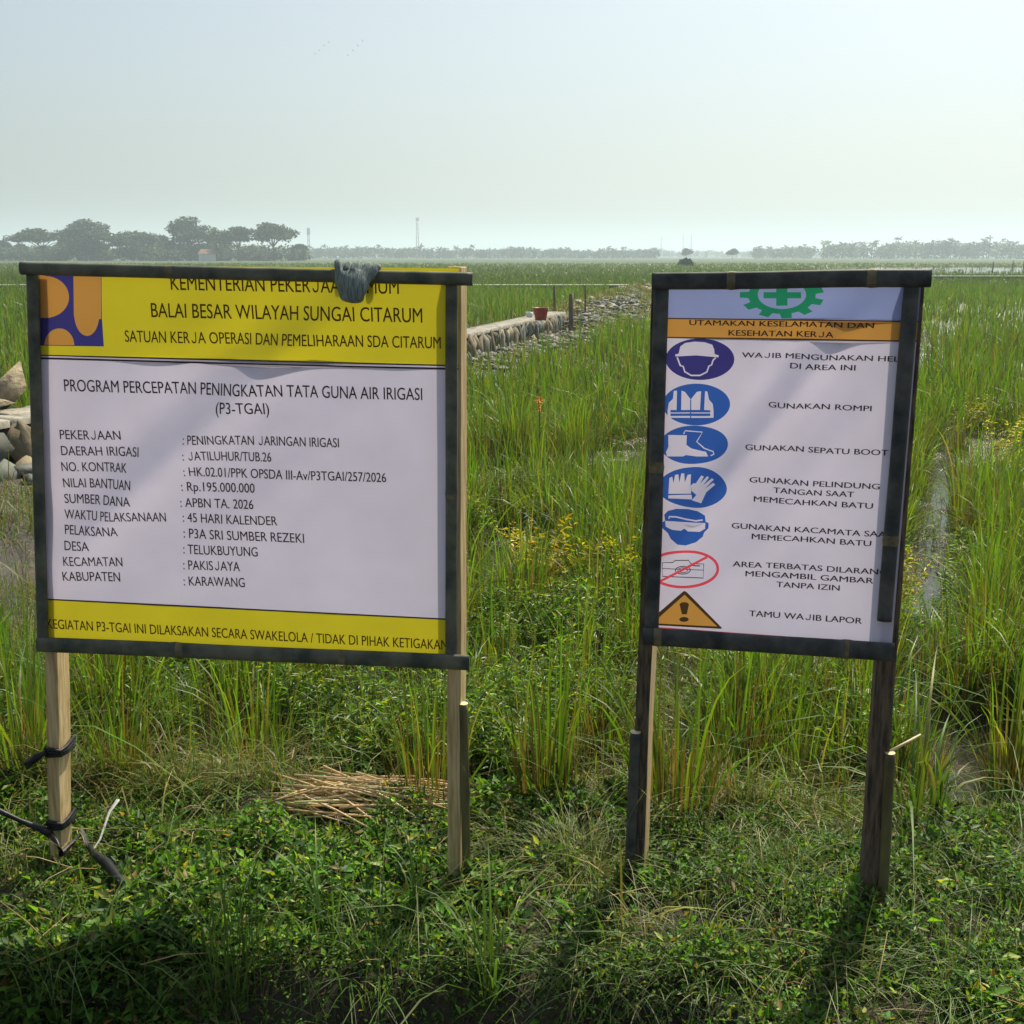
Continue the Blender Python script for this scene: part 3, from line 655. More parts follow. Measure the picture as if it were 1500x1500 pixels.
for (ax, ay), (bx, by) in zip(WALL[:-1], WALL[1:]):
    d = Vector((bx - ax, by - ay, 0)); L = d.length; d.normalize(); nb = Vector((-d.y, d.x, 0))         # nb points to the far side
    a = Vector((ax, ay, 0)) - wo; 
    nseg = int(L / .25)
    for i in range(nseg):
        p = a + d * (L * i / nseg); q = a + d * (L * (i + 1) / nseg)
        bt = -.8
        V = [p + Vector((0, 0, bt)) - nb * .10, q + Vector((0, 0, bt)) - nb * .10, q + nb * .02 + Vector((0, 0, -.07)), p + nb * .02 + Vector((0, 0, -.07)), p + nb * TH + Vector((0, 0, bt)), q + nb * TH + Vector((0, 0, bt)), q + nb * (TH - .02) + Vector((0, 0, -.07)), p + nb * (TH - .02) + Vector((0, 0, -.07))]
        A.add([tuple(v) for v in V], np.array([(0, 1, 2, 3), (5, 4, 7, 6), (3, 2, 6, 7)]))
    nt_ = int(L / .12)
    prev = None; V = []; F = []
    for i in range(nt_ + 1):
        p = a + d * (L * i / nt_); wob = .02 * mnoise.noise((p.x * 4, p.y * 4, 1)); wz = .012 * mnoise.noise((p.x * 5, p.y * 5, 7))
        for off, z in ((-.03 + wob, -.072), (-.03 + wob, wz - .006), (.0 + wob, wz), (TH * .5, wz + .01), (TH + wob, wz), (TH + wob, -.072)): V.append(tuple(p + nb * off + Vector((0, 0, z))))
        if i:
            for k in range(5): F.append(((i - 1) * 6 + k, i * 6 + k, i * 6 + k + 1, (i - 1) * 6 + k + 1))
    F.append((0, 1, 2, 3)); F.append((0, 3, 4, 5)); e = nt_ * 6; F.append((e + 3, e + 2, e + 1, e)); F.append((e + 5, e + 4, e + 3, e))
    T.add(V, np.array(F))
    s_ = 0
    while s_ < L:
        wdt = random.uniform(.15, .34); two = random.random() < .5
        for lev in ((-.36,) if not two else (-.22, -.5)):
            hh = .27 if not two else .14
            Vr, Fr = chip_np(int(random.random() * 1e6), (wdt * .74, .085, hh * 1.35), 26)
            c_, s2 = d.x, d.y; tl = random.uniform(-.12, .12)
            X = Vr[:, 0] + Vr[:, 2] * tl; Y = Vr[:, 1]; Zc = Vr[:, 2]
            fo = -.06 + (lev + .07) * .16
            W_ = np.stack([a.x + d.x * (s_ + wdt / 2) + d.x * X + nb.x * (Y + fo), a.y + d.y * (s_ + wdt / 2) + d.y * X + nb.y * (Y + fo), lev + Zc + .5], -1)
            g_ = random.uniform(.6, 1.5); S.add(W_, Fr, np.array(random.choice([(.14, .15, .135), (.17, .15, .11), (.105, .125, .12), (.2, .17, .115)])) * g_)
        s_ += wdt
link('wall_body', A.mesh('wall_body', False, False), M['mortar'], wall)
link('concrete_top', T.mesh('concrete_top', True, False), M['concrete'], wall)
m, n, l, b = mat('facing_stone'); a_ = n.new('ShaderNodeAttribute'); a_.attribute_name = 'Col'; t = noise_tex(n, l, 9, 6)
hv = n.new('ShaderNodeHueSaturation'); mr_ = n.new('ShaderNodeMapRange'); mr_.inputs['To Min'].default_value = .5; mr_.inputs['To Max'].default_value = 1.5; l.new(t.outputs['Fac'], mr_.inputs['Value']); l.new(a_.outputs['Color'], hv.inputs['Color']); l.new(mr_.outputs[0], hv.inputs['Value']); l.new(hv.outputs[0], b.inputs['Base Color'])
b.inputs['Roughness'].default_value = .9; b.inputs['Specular IOR Level'].default_value = .2; bump(n, l, t.outputs['Fac'], b, .7, .02); M['facing'] = m
link('stone_facing', S.mesh('stone_facing', False, True), M['facing'], wall)
def canal(name_label, x0, x1, y, h=.42):
    o = empty('canal_wall', ((x0 + x1) / 2, y, -.4)); tag(o, name_label, 'canal wall')
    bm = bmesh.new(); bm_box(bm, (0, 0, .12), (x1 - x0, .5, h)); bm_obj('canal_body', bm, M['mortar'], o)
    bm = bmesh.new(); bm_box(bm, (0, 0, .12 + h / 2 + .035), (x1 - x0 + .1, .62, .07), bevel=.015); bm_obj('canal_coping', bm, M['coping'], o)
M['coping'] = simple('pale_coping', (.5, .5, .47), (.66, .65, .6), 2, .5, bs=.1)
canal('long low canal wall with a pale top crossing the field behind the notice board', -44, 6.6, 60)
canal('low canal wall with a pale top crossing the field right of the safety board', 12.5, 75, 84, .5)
protos = []
for k in range(8):
    V, F = chip_np(k * 7 + 1, (random.uniform(.9, 1.4), random.uniform(.6, 1), random.uniform(.35, .7)))
    protos.append(mesh_np('rubble_stone', V, F)); protos[-1].materials.append(M['rock'])
first = True
for k in range(80):
    t = random.random() ** .8; i = 0 if t < .5 else 1; u = t * 2 - i
    (ax, ay), (bx, by) = RIDGE[i], RIDGE[i + 1]
    x = ax + (bx - ax) * u + random.uniform(-.9, .8); y = ay + (by - ay) * u + random.uniform(-.3, .3)
    o = link('rubble_stone', protos[k % 8]); s_ = random.uniform(.10, .24); o.scale = (s_, s_, s_); o.location = (x, y, float(height(x, y)) + s_ * .3)
    o.rotation_euler = (random.uniform(-.5, .5), random.uniform(-.5, .5), random.uniform(0, 6))
    tag(o, 'pale broken stone in the rubble along the unfinished end of the stone wall', 'stone', 'rubble stones on the unfinished wall')
A = Acc()
for k in range(1800):
    t = random.random()
    if random.random() < .55: (ax, ay), (bx, by) = WALL[2], WALL[3]; 
    else: (ax, ay), (bx, by) = RIDGE[0], RIDGE[1]
    if k < 300: (ax, ay), (bx, by) = WALL[1], WALL[2]
    x = ax + (bx - ax) * t + random.uniform(.15, 1.9) * random.random() ** .4; y = ay + (by - ay) * t + random.uniform(-.6, .3)
    V, F = chip_np(k * 3 + 2, (1.3, .8, .5)); s_ = random.uniform(.04, .14); ca, sa = math.cos(k), math.sin(k)
    V = V * s_; V = np.stack([V[:, 0] * ca - V[:, 1] * sa + x, V[:, 0] * sa + V[:, 1] * ca + y, V[:, 2] + float(height(x, y)) + s_ * .35], -1); A.add(V, F)
tag(link('rubble', A.mesh('rubble', False, False), M['wet_rock']), kind='stuff')
# two slabs on the wall at the left edge
for px, py, sc, rz, ry, lab in ((13, 598, (.17, .1, .26), .5, .22, 'tilted tan stone slab standing on the wall top at the left edge'), (-14, 606, (.3, .2, .09), .2, .1, 'flat grey stone lying on the wall top at the left edge')):
    p = at_z(px, py, 0); V, F = chip_np(px + 36, sc, 9); me = mesh_np('stone_slab', V * 1.15, F); o = link('stone_slab', me, M['tan_rock'])
    o.location = (p.x, p.y, sc[2] * .8); o.rotation_euler = (0, ry, rz); tag(o, lab, 'stone')
# bucket
p = at_z(792, 469, 0.01); bk = empty('bucket', (p.x, p.y, .01)); tag(bk, 'red plastic bucket standing on the stone wall', 'bucket')
A = Acc(); prof = [(.10, 0), (.115, .06), (.135, .2), (.145, .24), (.158, .24), (.158, .255), (.14, .255), (.128, .2), (.105, .02), (0.001, .02)]
V = []; F = []
for i, (r_, z) in enumerate(prof):
    for k in range(24): V.append((r_ * math.cos(k * math.pi / 12), r_ * math.sin(k * math.pi / 12), z))
for i in range(len(prof) - 1):
    for k in range(24): F.append((i * 24 + k, i * 24 + (k + 1) % 24, (i + 1) * 24 + (k + 1) % 24, (i + 1) * 24 + k))
V = [(x * 1.25, y * 1.25, z * 1.15) for x, y, z in V]
A.add(V, np.array(F)); A.add([V[k] for k in range(0, 24)], np.array([(0, 8, 16, 20)])); link('pail', A.mesh('pail', True, False), M['bucket'], bk)
A = Acc(); tube(A, [(.19 * math.cos(t), -.05 - .1 * math.sin(t), .27 - .03 * math.sin(t)) for t in np.linspace(0, math.pi, 12)], .006, 6); link('handle', A.mesh('handle', True, False), M['steel'], bk)
p = at_z(776, 464, .02); V, F = rock_np(9, 2, (.1, .06, .09), .5); o = link('white_rag', mesh_np('white_rag', V, F, smooth=True), M['white_cloth']); o.location = (p.x, p.y, .06); tag(o, 'small white rag lying beside the red bucket', 'rag')
def stick(label, px, py0, py1, z, r, mt='pole_wood'):
    p = at_z(px, py1, z); t = at_y(px, py0, p.y); A = Acc(); hh = t.z - p.z
    tube(A, [(0, 0, -.2), (.006, 0, hh * .35), (-.006, 0, hh * .7), (0, 0, hh)], [r, r, r * .95, r * .9], 8)
    o = link('wooden_stake', A.mesh('wooden_stake', True, False), M[mt]); o.location = p; tag(o, label, 'stake', 'stakes along the stone wall')
stick('thick brown stake standing at the unfinished end of the stone wall', 836, 430, 482, -.35, .062)
stick('thin stake standing behind the red bucket', 812, 418, 461, -.1, .035)
stick('faint thin stake standing among the rubble right of the thick brown stake', 857, 418, 462, -.15, .025)
stick('thin slanted stick beside the pale canal wall', 800, 448, 462, 0, .02)

# ------------------------------------------------------------------ grass and weed builders (numpy)
def blades(base, L, az, lean, wd, segs, cb, ct, droop=.25, tw=.5, rg=rng):
    """grass blades: base (n,3), length, lean direction, lean amount, width; colours at base and tip"""
    n = len(base); t = np.linspace(0, 1, segs + 1)[None, :]
    L = L[:, None]; ln = lean[:, None]; dx = np.cos(az)[:, None]; dy = np.sin(az)[:, None]
    hor = L * (ln * t * .55 + (droop * ln + .04) * t ** 3); ver = L * (t - (.25 * ln + droop * ln) * t ** 2.6)
    cx = base[:, 0:1] + dx * hor; cy_ = base[:, 1:2] + dy * hor; cz = base[:, 2:3] + ver
    a = az[:, None] + math.pi / 2 + (rg.uniform(-1, 1, (n, 1)) + t * rg.uniform(-1, 1, (n, 1))) * tw
    ww = wd[:, None] * .5 * (1 - t ** 2.2 * .94) * (.55 + .45 * np.minimum(1, t * 4))
    l = np.stack([cx - np.cos(a) * ww, cy_ - np.sin(a) * ww, cz], -1); r_ = np.stack([cx + np.cos(a) * ww, cy_ + np.sin(a) * ww, cz], -1)
    V = np.stack([l, r_], 2).reshape(n, -1, 3)
    k = 2 * (segs + 1); f = np.array([[2 * i, 2 * i + 1, 2 * i + 3, 2 * i + 2] for i in range(segs)])
    F = (np.arange(n) * k)[:, None, None] + f[None]
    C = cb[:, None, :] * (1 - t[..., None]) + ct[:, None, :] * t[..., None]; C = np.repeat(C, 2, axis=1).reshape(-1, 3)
    return V.reshape(-1, 3), F.reshape(-1, 4), C
def leaves(base, d, L, wd, col, fold_=.25, rg=rng):
    """folded pointed leaves: base (n,3), unit direction (n,3)"""
    n = len(base); up = rg.normal(0, .45, (n, 3)) + np.array([0, 0, 1.]); s = np.cross(d, up); s /= np.linalg.norm(s, axis=1)[:, None] + 1e-9; nn = np.cross(s, d)
    L = L[:, None]; wd = wd[:, None]
    m0 = base + d * L * .42; tip = base + d * L - nn * L * .12
    l = m0 + s * wd / 2 + nn * wd * fold_; r_ = m0 - s * wd / 2 + nn * wd * fold_
    V = np.stack([base, l, tip, r_], 1).reshape(-1, 3); k = (np.arange(n) * 4)[:, None]
    F = np.concatenate([k + np.array([[0, 2, 1]]), k + np.array([[0, 3, 2]])], 0)
    return V, F, np.repeat(col, 4, axis=0)
def mixc(n, cols, p, var=.18, rg=rng):
    c = np.array(cols)[rg.choice(len(cols), n, p=p)]; return np.clip(c * (1 + rg.normal(0, var, (n, 1))) * (1 + rg.normal(0, .06, (n, 3))), .004, 1)
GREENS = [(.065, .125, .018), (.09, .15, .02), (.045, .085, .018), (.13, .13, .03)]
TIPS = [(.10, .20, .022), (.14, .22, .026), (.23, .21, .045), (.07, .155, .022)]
DRY = [(.13, .085, .04), (.19, .135, .07), (.075, .048, .025)]
def rice_np(rg, ng, nd, H, spread, segs=5, ws=1.0, lean=.38, green=1.0):
    n = ng; a = rg.uniform(0, 2 * math.pi, n); r_ = spread * np.sqrt(rg.uniform(0, 1, n)) * .5
    base = np.stack([r_ * np.cos(a), r_ * np.sin(a), np.full(n, -.03)], -1)
    az = a + rg.normal(0, .7, n); L = H * rg.uniform(.55, 1.08, n); ln = np.abs(rg.normal(.06, lean, n))
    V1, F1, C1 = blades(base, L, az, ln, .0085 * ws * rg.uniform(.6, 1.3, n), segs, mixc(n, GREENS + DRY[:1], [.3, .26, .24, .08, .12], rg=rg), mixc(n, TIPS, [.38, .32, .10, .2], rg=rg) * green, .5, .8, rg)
    acc = Acc(); acc.add(V1, F1, C1)
    if nd:
        n = nd; a = rg.uniform(0, 2 * math.pi, n); r_ = spread * np.sqrt(rg.uniform(0, 1, n)) * .55
        base = np.stack([r_ * np.cos(a), r_ * np.sin(a), np.full(n, -.03)], -1)
        V2, F2, C2 = blades(base, H * rg.uniform(.3, .62, n), a, np.abs(rg.normal(.05, .12, n)), .006 * ws * rg.uniform(.6, 1.2, n), max(2, segs - 2), mixc(n, DRY, [.4, .25, .35], rg=rg), mixc(n, DRY + GREENS[3:], [.3, .35, .1, .25], rg=rg), .2, .8, rg)
        acc.add(V2, F2, C2)
    return acc.arr()
def to_mesh(name, arr, mt):
    V, F, C = arr; q = [f for f in F if f.shape[1] == 4]; t = [f for f in F if f.shape[1] == 3]
    me = mesh_np(name, V, ([np.concatenate(q)] if q else []) + ([np.concatenate(t)] if t else []), C); me.materials.append(M[mt]); return me
def place(arr, x, y, z, rz, s, sz=None):
    V, F, C = arr; c, s_ = math.cos(rz), math.sin(rz); sz = sz or s
    return np.stack([(V[:, 0] * c - V[:, 1] * s_) * s + x, (V[:, 0] * s_ + V[:, 1] * c) * s + y, V[:, 2] * sz + z], -1), F, C
def weed_np(rg, nst, H, ll, spread, cols, p, lw=.22, lpm=70):
    """leafy upright weed: thin stems with pointed leaves all the way up"""
    acc = Acc()
    for k in range(nst):
        a = rg.uniform(0, 6.28); h = H * rg.uniform(.6, 1.05); ln = rg.uniform(.05, .5); m_ = 7
        t = np.linspace(0, 1, m_); bx, by = spread * rg.normal(0, .35), spread * rg.normal(0, .35)
        st = np.stack([bx + np.cos(a) * ln * h * t ** 1.5, by + np.sin(a) * ln * h * t ** 1.5, h * (t - .15 * ln * t * t) - .02], -1)
        V, F, C = [], [], []
        w_ = np.array([math.cos(a + 1.57), math.sin(a + 1.57), 0]) * .0018
        V = np.stack([st - w_, st + w_], 1).reshape(-1, 3); F = np.array([[2 * i, 2 * i + 1, 2 * i + 3, 2 * i + 2] for i in range(m_ - 1)])
        acc.add(V, F, mixc(1, [(.09, .10, .03)], [1], rg=rg)[0])
        nl = max(4, int(lpm * h)); tt = rg.uniform(.15, 1, nl); idx_ = tt * (m_ - 1); i0 = np.minimum(idx_.astype(int), m_ - 2); fr = (idx_ - i0)[:, None]
        b = st[i0] * (1 - fr) + st[i0 + 1] * fr; la = rg.uniform(0, 6.28, nl); el = rg.uniform(-.25, .9, nl)
        d = np.stack([np.cos(la) * np.cos(el), np.sin(la) * np.cos(el), np.sin(el)], -1); LL = ll * rg.uniform(.55, 1.15, nl) * (1 - .35 * tt)
        acc.add(*leaves(b, d, LL, LL * lw * rg.uniform(.8, 1.3, nl), mixc(nl, cols, p, rg=rg), .2, rg))
    return acc.arr()
def tuft_np(rg, n, H, spread, cb, ct, lean=.8, ws=.0022, droop=.6):
    a = rg.uniform(0, 6.28, n); r_ = spread * np.sqrt(rg.uniform(0, 1, n)) * .75; w0 = rg.uniform(0, 6.28)
    base = np.stack([r_ * np.cos(a) + spread * .5 * rg.normal(0, .4, n), r_ * np.sin(a), np.full(n, -.02)], -1); k_ = rg.random(n) < .45; a = np.where(k_, w0 + rg.normal(0, .6, n), a)
    acc = Acc(); acc.add(*blades(base, H * rg.gamma(6, .12, n), a + rg.normal(0, .7, n), np.abs(rg.normal(lean, .35, n)), ws * rg.uniform(.6, 1.4, n), 6, mixc(n, cb, [1 / len(cb)] * len(cb), rg=rg), mixc(n, ct, [1 / len(ct)] * len(ct), rg=rg), droop, .6, rg)); return acc.arr()
def Z(x, y): return float(height(x, y))

# ---- rice clumps: the nearest 300 one by one, the rest as one field
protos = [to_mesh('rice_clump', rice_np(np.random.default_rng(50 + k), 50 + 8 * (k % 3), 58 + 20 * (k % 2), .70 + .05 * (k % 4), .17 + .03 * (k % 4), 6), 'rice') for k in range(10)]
def hidden(x, y):
    """stands behind one of the two banners for its whole height?"""
    px, p1 = pix(x, y, MUD); _, p2 = pix(x, y, MUD + .75)
    return (60 < px < 655 and p1 < 935 and p2 > 400) or (975 < px < 1300 and p1 < 935 and p2 > 410)
NAMED = [  # photo pixel of the foot, scale, dryness label
    (30, 1150, 1.05), (182, 1160, .7), (375, 1150, .95), (628, 1185, .78), (655, 1150, .8), (800, 1185, .88), (985, 1200, .98), (1075, 1150, .8), (1165, 1195, .86), (1335, 1195, .92),
    (1475, 1160, 1.1), (1408, 1050, 1.05), (1235, 1160, .75), (880, 1110, .8), (150, 1090, .8), (8, 1060, 1.0), (1455, 1040, 1.0), (330, 1090, .8), (260, 1120, .65), (540, 1110, .7),
    (725, 1010, .9), (765, 905, .9), (885, 945, 1.0), (850, 1030, .85), (705, 915, .85), (925, 985, .85), (1110, 1100, .8), (1365, 1010, .8), (1445, 930, .95), (680, 1090, .75), (830, 840, .9)]
spots = []
for px, py, s_ in NAMED:
    p = ground_at(px, py); spots.append((p.x, p.y, s_))
rest = []
r2 = np.random.default_rng(11)
y = 3.75
while y < 62:
    half = .56 * y + .6; st = .235 if y < 14 else (.3 if y < 26 else .44)
    for x in np.arange(-half, half, st):
        xx = x + r2.normal(0, .06); yy = y + r2.normal(0, .06); q = vnoise(xx, yy, .55, 21) + .5 * vnoise(xx, yy, 1.6, 22)
        if q < -.42 + (.30 if y < 7 else .08) and not (5.2 < yy < 8.5 and -.4 < xx < 1.3 and r2.random() < .7): continue
        if seg_dist(np.array([xx]), np.array([yy]), WALL)[0] < .75 + .3 * (y > 20) or (y > 28 and seg_dist(np.array([xx]), np.array([yy]), RIDGE)[0] < 1.5): continue
        wx = np.interp(yy, [p[1] for p in WALL + RIDGE[1:]], [p[0] for p in WALL + RIDGE[1:]])
        if xx < wx and xx > wx - 1.3: continue
        if xx > wx and yy > 8.5 and xx < wx + 2.5 + .5 * vnoise(xx, yy, .4, 77): continue
        if yy < 6.2 and abs(vnoise(xx, yy, .6, 78)) < .12: continue
        if yy > 4.4 and xx / yy < -.40 and xx > wx: continue
        if abs(xx / yy - .405) < .045 and yy < 9 and r2.random() < .8: continue
        if abs(xx / yy - .04 - .05 * math.sin(yy * 1.6)) < .03 and 3.5 < yy < 7.5: continue      # the open wet lane at the right
        if abs(yy - 60) < 1.2 and xx < 7: continue
        (spots if len(spots) < 300 and not hidden(xx, yy) else rest).append((xx, yy, r2.uniform(.8, 1.12)))
    y += st
for k, (x, yy, s_) in enumerate(spots):
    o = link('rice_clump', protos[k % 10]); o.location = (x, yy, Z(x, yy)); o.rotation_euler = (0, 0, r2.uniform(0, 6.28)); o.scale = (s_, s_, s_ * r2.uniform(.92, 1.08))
    tag(o, 'tall green rice clump with brown stems growing in the wet paddy behind the signs', 'rice plant', 'rice clumps in the near paddy')
near_a = [rice_np(np.random.default_rng(90 + k), 22, 8, .78, .22, 3, 1.5) for k in range(8)]
mid_a = [rice_np(np.random.default_rng(110 + k), 11, 3, .78, .28, 2, 2.8) for k in range(8)]
far_a = [rice_np(np.random.default_rng(130 + k), 8, 1, .78, .42, 2, 4.5) for k in range(8)]
A = Acc()
for k, (x, yy, s_) in enumerate(rest):
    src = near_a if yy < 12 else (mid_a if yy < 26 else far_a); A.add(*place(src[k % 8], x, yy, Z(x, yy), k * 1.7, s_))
# farther rows, coarser
yy = 62
while yy < 240:
    st = .013 * yy
    for x in np.arange(-.56 * yy, .56 * yy, st * .55):
        xx = x + r2.normal(0, st * .2); y3 = yy + r2.normal(0, st * .25)
        if 38 < xx < 160 and 108 < y3 < 182 and r2.random() < .93: continue
        if abs(y3 - 84) < 1.5 and xx > 11: continue
        V, F, C = place(far_a[int(r2.integers(8))], xx, y3, MUD, r2.uniform(0, 6), 1.0 * st / .75, .9); A.add(V, F, C * .7)
    yy += st
tag(link('rice_field', A.mesh('rice_field'), M['rice']), kind='stuff')

# ---- leafy weeds behind the bund and in the paddy
WG = [(.075, .18, .022), (.11, .22, .025), (.05, .12, .022), (.18, .22, .035)]
weedp = [to_mesh('leafy_weed', weed_np(np.random.default_rng(200 + k), 12, .36, .055, .18, WG, [.3, .3, .2, .2]), 'weed') for k in range(7)]
r3 = np.random.default_rng(5); cnt = 0
patches = [((640, 1150), 26, 70, 50), ((740, 1090), 30, 60, 70), ((560, 1130), 16, 60, 40), ((860, 1070), 12, 50, 50), ((1080, 1060), 16, 60, 50), ((1250, 1130), 16, 40, 50), ((470, 1090), 16, 60, 40), ((40, 1150), 14, 50, 50), ((1290, 980), 10, 40, 40), ((1420, 1000), 8, 60, 60), ((720, 960), 22, 50, 40), ((820, 960), 20, 60, 30), ((880, 930), 12, 40, 40), ((790, 780), 16, 70, 30), ((1400, 900), 12, 60, 60), ((230, 1110), 14, 60, 40), ((1150, 1100), 10, 50, 40)]
for (cx, cy_), nn_, sx, sy in patches:
    for k in range(nn_):
        px, py = r3.normal(cx, sx * .6), min(r3.normal(cy_, sy * .6), 1215)
        p = ground_at(px, py)
        if p.y < 2.95 - .12 * p.x: continue
        o = link('leafy_weed', weedp[cnt % 7]); cnt += 1; s_ = r3.uniform(.7, 1.25); o.location = p; o.scale = (s_, s_, s_); o.rotation_euler = (0, 0, r3.uniform(0, 6.28))
        tag(o, 'bushy light green leafy weed growing at the foot of the bank behind the signs', 'weed', 'leafy weeds behind the bank')
YW = [(.50, .38, .03), (.42, .36, .03), (.30, .30, .03), (.52, .30, .04)]
for k, (px, py, s_, lab) in enumerate(((800, 880, 1.15, 'yellow leafed weed between the two signs in the paddy'), (770, 845, .8, 'small yellowing weed left of the larger yellow weed between the signs'), (910, 900, 1.0, 'yellow green weed beside the left post of the safety board'), (1480, 690, 1.25, 'bright yellow weed at the right edge of the paddy'), (1432, 640, 1.05, 'pale yellow weed standing in the rice right of the safety board'), (1320, 900, 1.0, 'yellow green leafy weed right of the safety board frame'), (1020, 985, .8, 'yellow tinged weed under the safety board'))):
    p = ground_at(px, py); o = link('yellow_weed', to_mesh('yellow_weed', weed_np(np.random.default_rng(300 + k), 16, .46, .065, .2, YW if k in (0, 1) else YW[1:3] + WG[3:], [.3, .3, .25, .15] if k in (0, 1) else [.3, .35, .35], .26, 75), 'weed')); o.location = p; o.scale = (s_,) * 3
    tag(o, lab, 'weed')
# orange flower
p = at_y(790, 590, 8.4); fl = empty('orange_flower', (p.x, p.y, Z(p.x, p.y))); tag(fl, 'orange flower head on a tall stem above the rice between the signs', 'flower')
hh = p.z - Z(p.x, p.y); A = Acc(); tube(A, [(0, 0, 0), (.01, 0, hh * .5), (0, 0, hh)], .004, 5, (.09, .1, .03)); link('stem', A.mesh('stem'), M['weed'], fl)
rg_ = np.random.default_rng(4); n_ = 60; th = rg_.uniform(0, 6.28, n_); el = rg_.uniform(-.3, 1.4, n_); d = np.stack([np.cos(th) * np.cos(el), np.sin(th) * np.cos(el), np.sin(el)], -1)
V, F, C = leaves(np.array([[0, 0, hh]]) + d * .01 + np.stack([0 * th, 0 * th, rg_.uniform(-.08, .03, n_)], -1), d, rg_.uniform(.016, .038, n_), rg_.uniform(.009, .016, n_), np.zeros((n_, 3)), .2, rg_); link('flower_head', mesh_np('flower_head', V, F), M['flower'], fl)

# ---- creeping ground cover on the bank: small leaves, short grass, dead stems
r4 = np.random.default_rng(8)
n0 = 330000
gxx = r4.uniform(-1.75, 1.75, n0); gyy = r4.uniform(1.25, 3.35, n0); tt = gyy - (2.45 - .12 * gxx)
dens = .50 + .45 * vnoise(gxx, gyy, 2.1, 31) + .6 * vnoise(gxx, gyy, 7.5, 32) - .5 * sstep(.45, .8, tt) + .2 * (tt < -.25)
k = (r4.random(n0) < dens) & (np.abs(gxx) < .52 * gyy + .3); gxx, gyy = gxx[k], gyy[k]; n1 = len(gxx)
gh = np.clip(.042 + .035 * vnoise(gxx, gyy, 4.5, 33) + .032 * vnoise(gxx, gyy, 12, 34), .003, .12) * r4.uniform(.1, 1.25, n1)
th = r4.uniform(0, 6.28, n1); el = r4.normal(.3, .55, n1)
d = np.stack([np.cos(th) * np.cos(el), np.sin(th) * np.cos(el), np.sin(el)], -1)
CG = [(.06, .155, .02), (.10, .20, .024), (.03, .08, .016), (.21, .25, .06), (.18, .13, .05)]
LL = 1.15 * (r4.gamma(7, .0021, n1) + .004) * np.clip(1 + .55 * vnoise(gxx, gyy, 1.9, 36), .5, 1.7)
pn = vnoise(gxx, gyy, 1.3, 35)
cc = mixc(n1, CG, [.32, .30, .22, .12, .04], .42, rg=r4) * (1 + .3 * pn[:, None])
V, F, C = leaves(np.stack([gxx, gyy, height(gxx, gyy) + gh], -1), d, LL, LL * r4.uniform(.32, .55, n1), cc, .2, r4)
tag(link('ground_cover', mesh_np('ground_cover', V, F, C), M['cover']), kind='stuff')
n0 = 52000
gxx = r4.uniform(-1.9, 1.9, n0); gyy = r4.uniform(1.25, 3.7, n0); dens = .25 + .5 * vnoise(gxx, gyy, 1.6, 41) + .3 * (gxx > .5) + .3 * vnoise(gxx, gyy, 7, 42)
k = r4.random(n0) < dens * np.where(gxx < .4, .45, .9); gxx, gyy = gxx[k], gyy[k]; n1 = len(gxx)
V, F, C = blades(np.stack([gxx, gyy, height(gxx, gyy) - .005], -1), r4.gamma(5, .017, n1) + .02, r4.uniform(0, 6.28, n1), np.abs(r4.normal(.6, .45, n1)), r4.uniform(.0012, .0034, n1), 4,
    mixc(n1, GREENS + DRY, [.25, .24, .24, .07, .07, .08, .05], rg=r4), mixc(n1, TIPS + DRY[:2], [.28, .26, .12, .2, .07, .07], rg=r4), .5, .8, r4)
tag(link('short_grass', mesh_np('short_grass', V, F, C), M['tuft']), kind='stuff')
# matted undergrowth on the wet mud behind the bank
n0 = 90000
gyy = 2.9 + 6 * r4.random(n0) ** 1.5; gxx = r4.uniform(-.6, .6, n0) * gyy; dens = .45 + .6 * vnoise(gxx, gyy, .9, 51) + .35 * vnoise(gxx, gyy, 3.3, 52)
lane = (np.abs(gxx / gyy - .405) < .05) | (np.abs(gxx / gyy - .04 - .05 * np.sin(gyy * 1.6)) < .03); dens = np.where(lane, dens - .42, dens - .1 - .35 * (gyy < 4.6) * sstep(2.95, 3.2, gyy + .12 * gxx))
k = (r4.random(n0) < dens) & (gyy > 2.8 - .12 * gxx); gxx, gyy = gxx[k], gyy[k]; n1 = len(gxx)
V, F, C = blades(np.stack([gxx, gyy, height(gxx, gyy) - .005], -1), r4.gamma(4, .04, n1) + .03, r4.uniform(0, 6.28, n1), np.abs(r4.normal(.55, .6, n1)), r4.uniform(.002, .006, n1), 4,
    mixc(n1, GREENS + DRY, [.16, .14, .16, .1, .16, .16, .12], rg=r4), mixc(n1, TIPS + DRY[:2], [.2, .18, .18, .14, .15, .15], rg=r4), .6, .8, r4)
tag(link('undergrowth', mesh_np('undergrowth', V, F, C), M['tuft']), kind='stuff')

